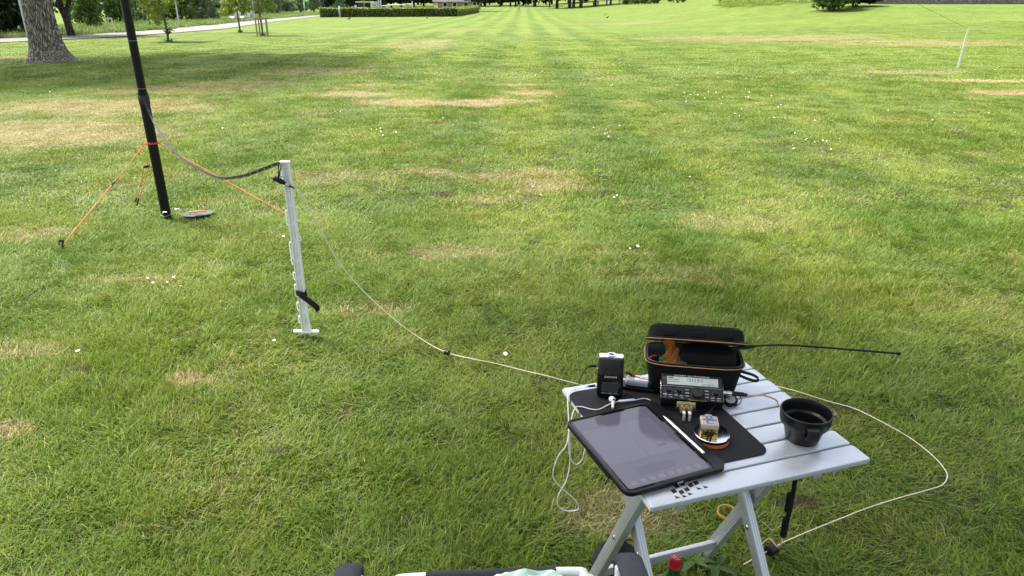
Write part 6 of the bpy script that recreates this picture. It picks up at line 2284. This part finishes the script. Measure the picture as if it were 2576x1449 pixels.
# buttercups
for p, lab in (((48, 743), 'yellow buttercup in the grass near the left edge'), ((457, 549), 'tiny yellow flower beside the mast foot'), ((840, 363), 'tiny yellow flower in the middle lawn')):
    q = at_z(*p, .05)
    f_ = thing('buttercup', lab, 'flower', (q.x, q.y, .052), (R(-25), 0, 1), group='yellow buttercups')
    for k in range(5):
        a = 6.283 * k / 5
        obj('petal', MB().add([(0, 0, 0), (.006, -.006, .003), (.013, -.004, .005), (.013, .004, .005), (.006, .006, .003)], [(0, 1, 2, 3, 4)], Matrix.Rotation(a, 4, 'Z')), pm('buttercup_yellow', (.75, .52, .01), .4), f_, smooth=False)
    obj('stem', MB().tube([(0, 0, -.05), (0, 0, 0)], .001, 5), M_leaf_mid, f_)

# broad-leaved weeds
M_weed = leaf_material('weed_leaf', (.06, .115, .03), (.13, .19, .05), .25, .6)


def leaf_blade(L_, w_, bend, m):
    pts, fs = [], []
    N = 7
    for i in range(N):
        t_ = i / (N - 1)
        ww = w_ * math.sin(math.pi * min(1, .12 + t_ * .88)) ** .8 * (1 if i < N - 1 else .05)
        z_ = .018 + L_ * (.55 * t_ - bend * t_ * t_)
        pts += [(L_ * t_, -ww / 2, z_ + .15 * ww), (L_ * t_, 0, z_), (L_ * t_, ww / 2, z_ + .15 * ww)]
    for i in range(N - 1):
        b0 = i * 3
        fs += [(b0, b0 + 1, b0 + 4, b0 + 3), (b0 + 1, b0 + 2, b0 + 5, b0 + 4)]
    return pts, fs, m


def plantain(px, py, n_, L_, w_, label):
    q = gp(px, py)
    p_ = thing('plantain_weed', label, 'weed', (q.x, q.y, 0), (0, 0, random.uniform(0, 6)), group='broad-leaved weeds')
    for k in range(n_):
        s = random.uniform(.75, 1.15)
        pts, fs, _ = leaf_blade(L_ * s, w_ * s, random.uniform(.2, .55), None)
        obj('leaf', MB().add(pts, fs, Matrix.Rotation(6.283 * k / n_ + random.uniform(-.3, .3), 4, 'Z')), M_weed, p_)
    return p_


plantain(1745, 1425, 6, 0.068, 0.022, 'broad-leaved plantain right of the bottle under the table')
plantain(1800, 1440, 5, 0.062, 0.021, 'second plantain weed under the table, right of the bottle')
wm = []
for i in range(4):
    g = random.Random(i)
    mb = MB()
    for k in range(16):
        pts, fs, _ = leaf_blade(g.uniform(.015, .04), g.uniform(.012, .022), .35, None)
        m_ = Matrix.Translation((g.uniform(-.08, .08), g.uniform(-.08, .08), g.uniform(.004, .02))) @ Matrix.Rotation(g.uniform(0, 6.28), 4, 'Z')
        mb.add(pts, fs, m_)
    me = bpy.data.meshes.new('clover')
    me.from_pydata(mb.v, [], mb.f)
    at = me.attributes.new('rnd', 'FLOAT', 'POINT')
    at.data.foreach_set('value', np.array([((v // 21) * .37) % 1 for v in range(len(mb.v))], dtype=np.float32))
    me.materials.append(M_weed)
    wm.append(me)
P, g = field(.8, 7, .5, .5, 77)
keep = vnoise(P[:, 0], P[:, 1], 1.1, 9) > .84
P = P[keep]
n = len(P)
scatter('clover', wm, np.column_stack([P, np.full(n, .008)]), g.uniform(0, 6, n), np.repeat(g.uniform(.7, 1.3, n)[:, None], 3, 1), g.integers(0, 4, n), 'low clover and weed leaves scattered through the near grass', 'clover')
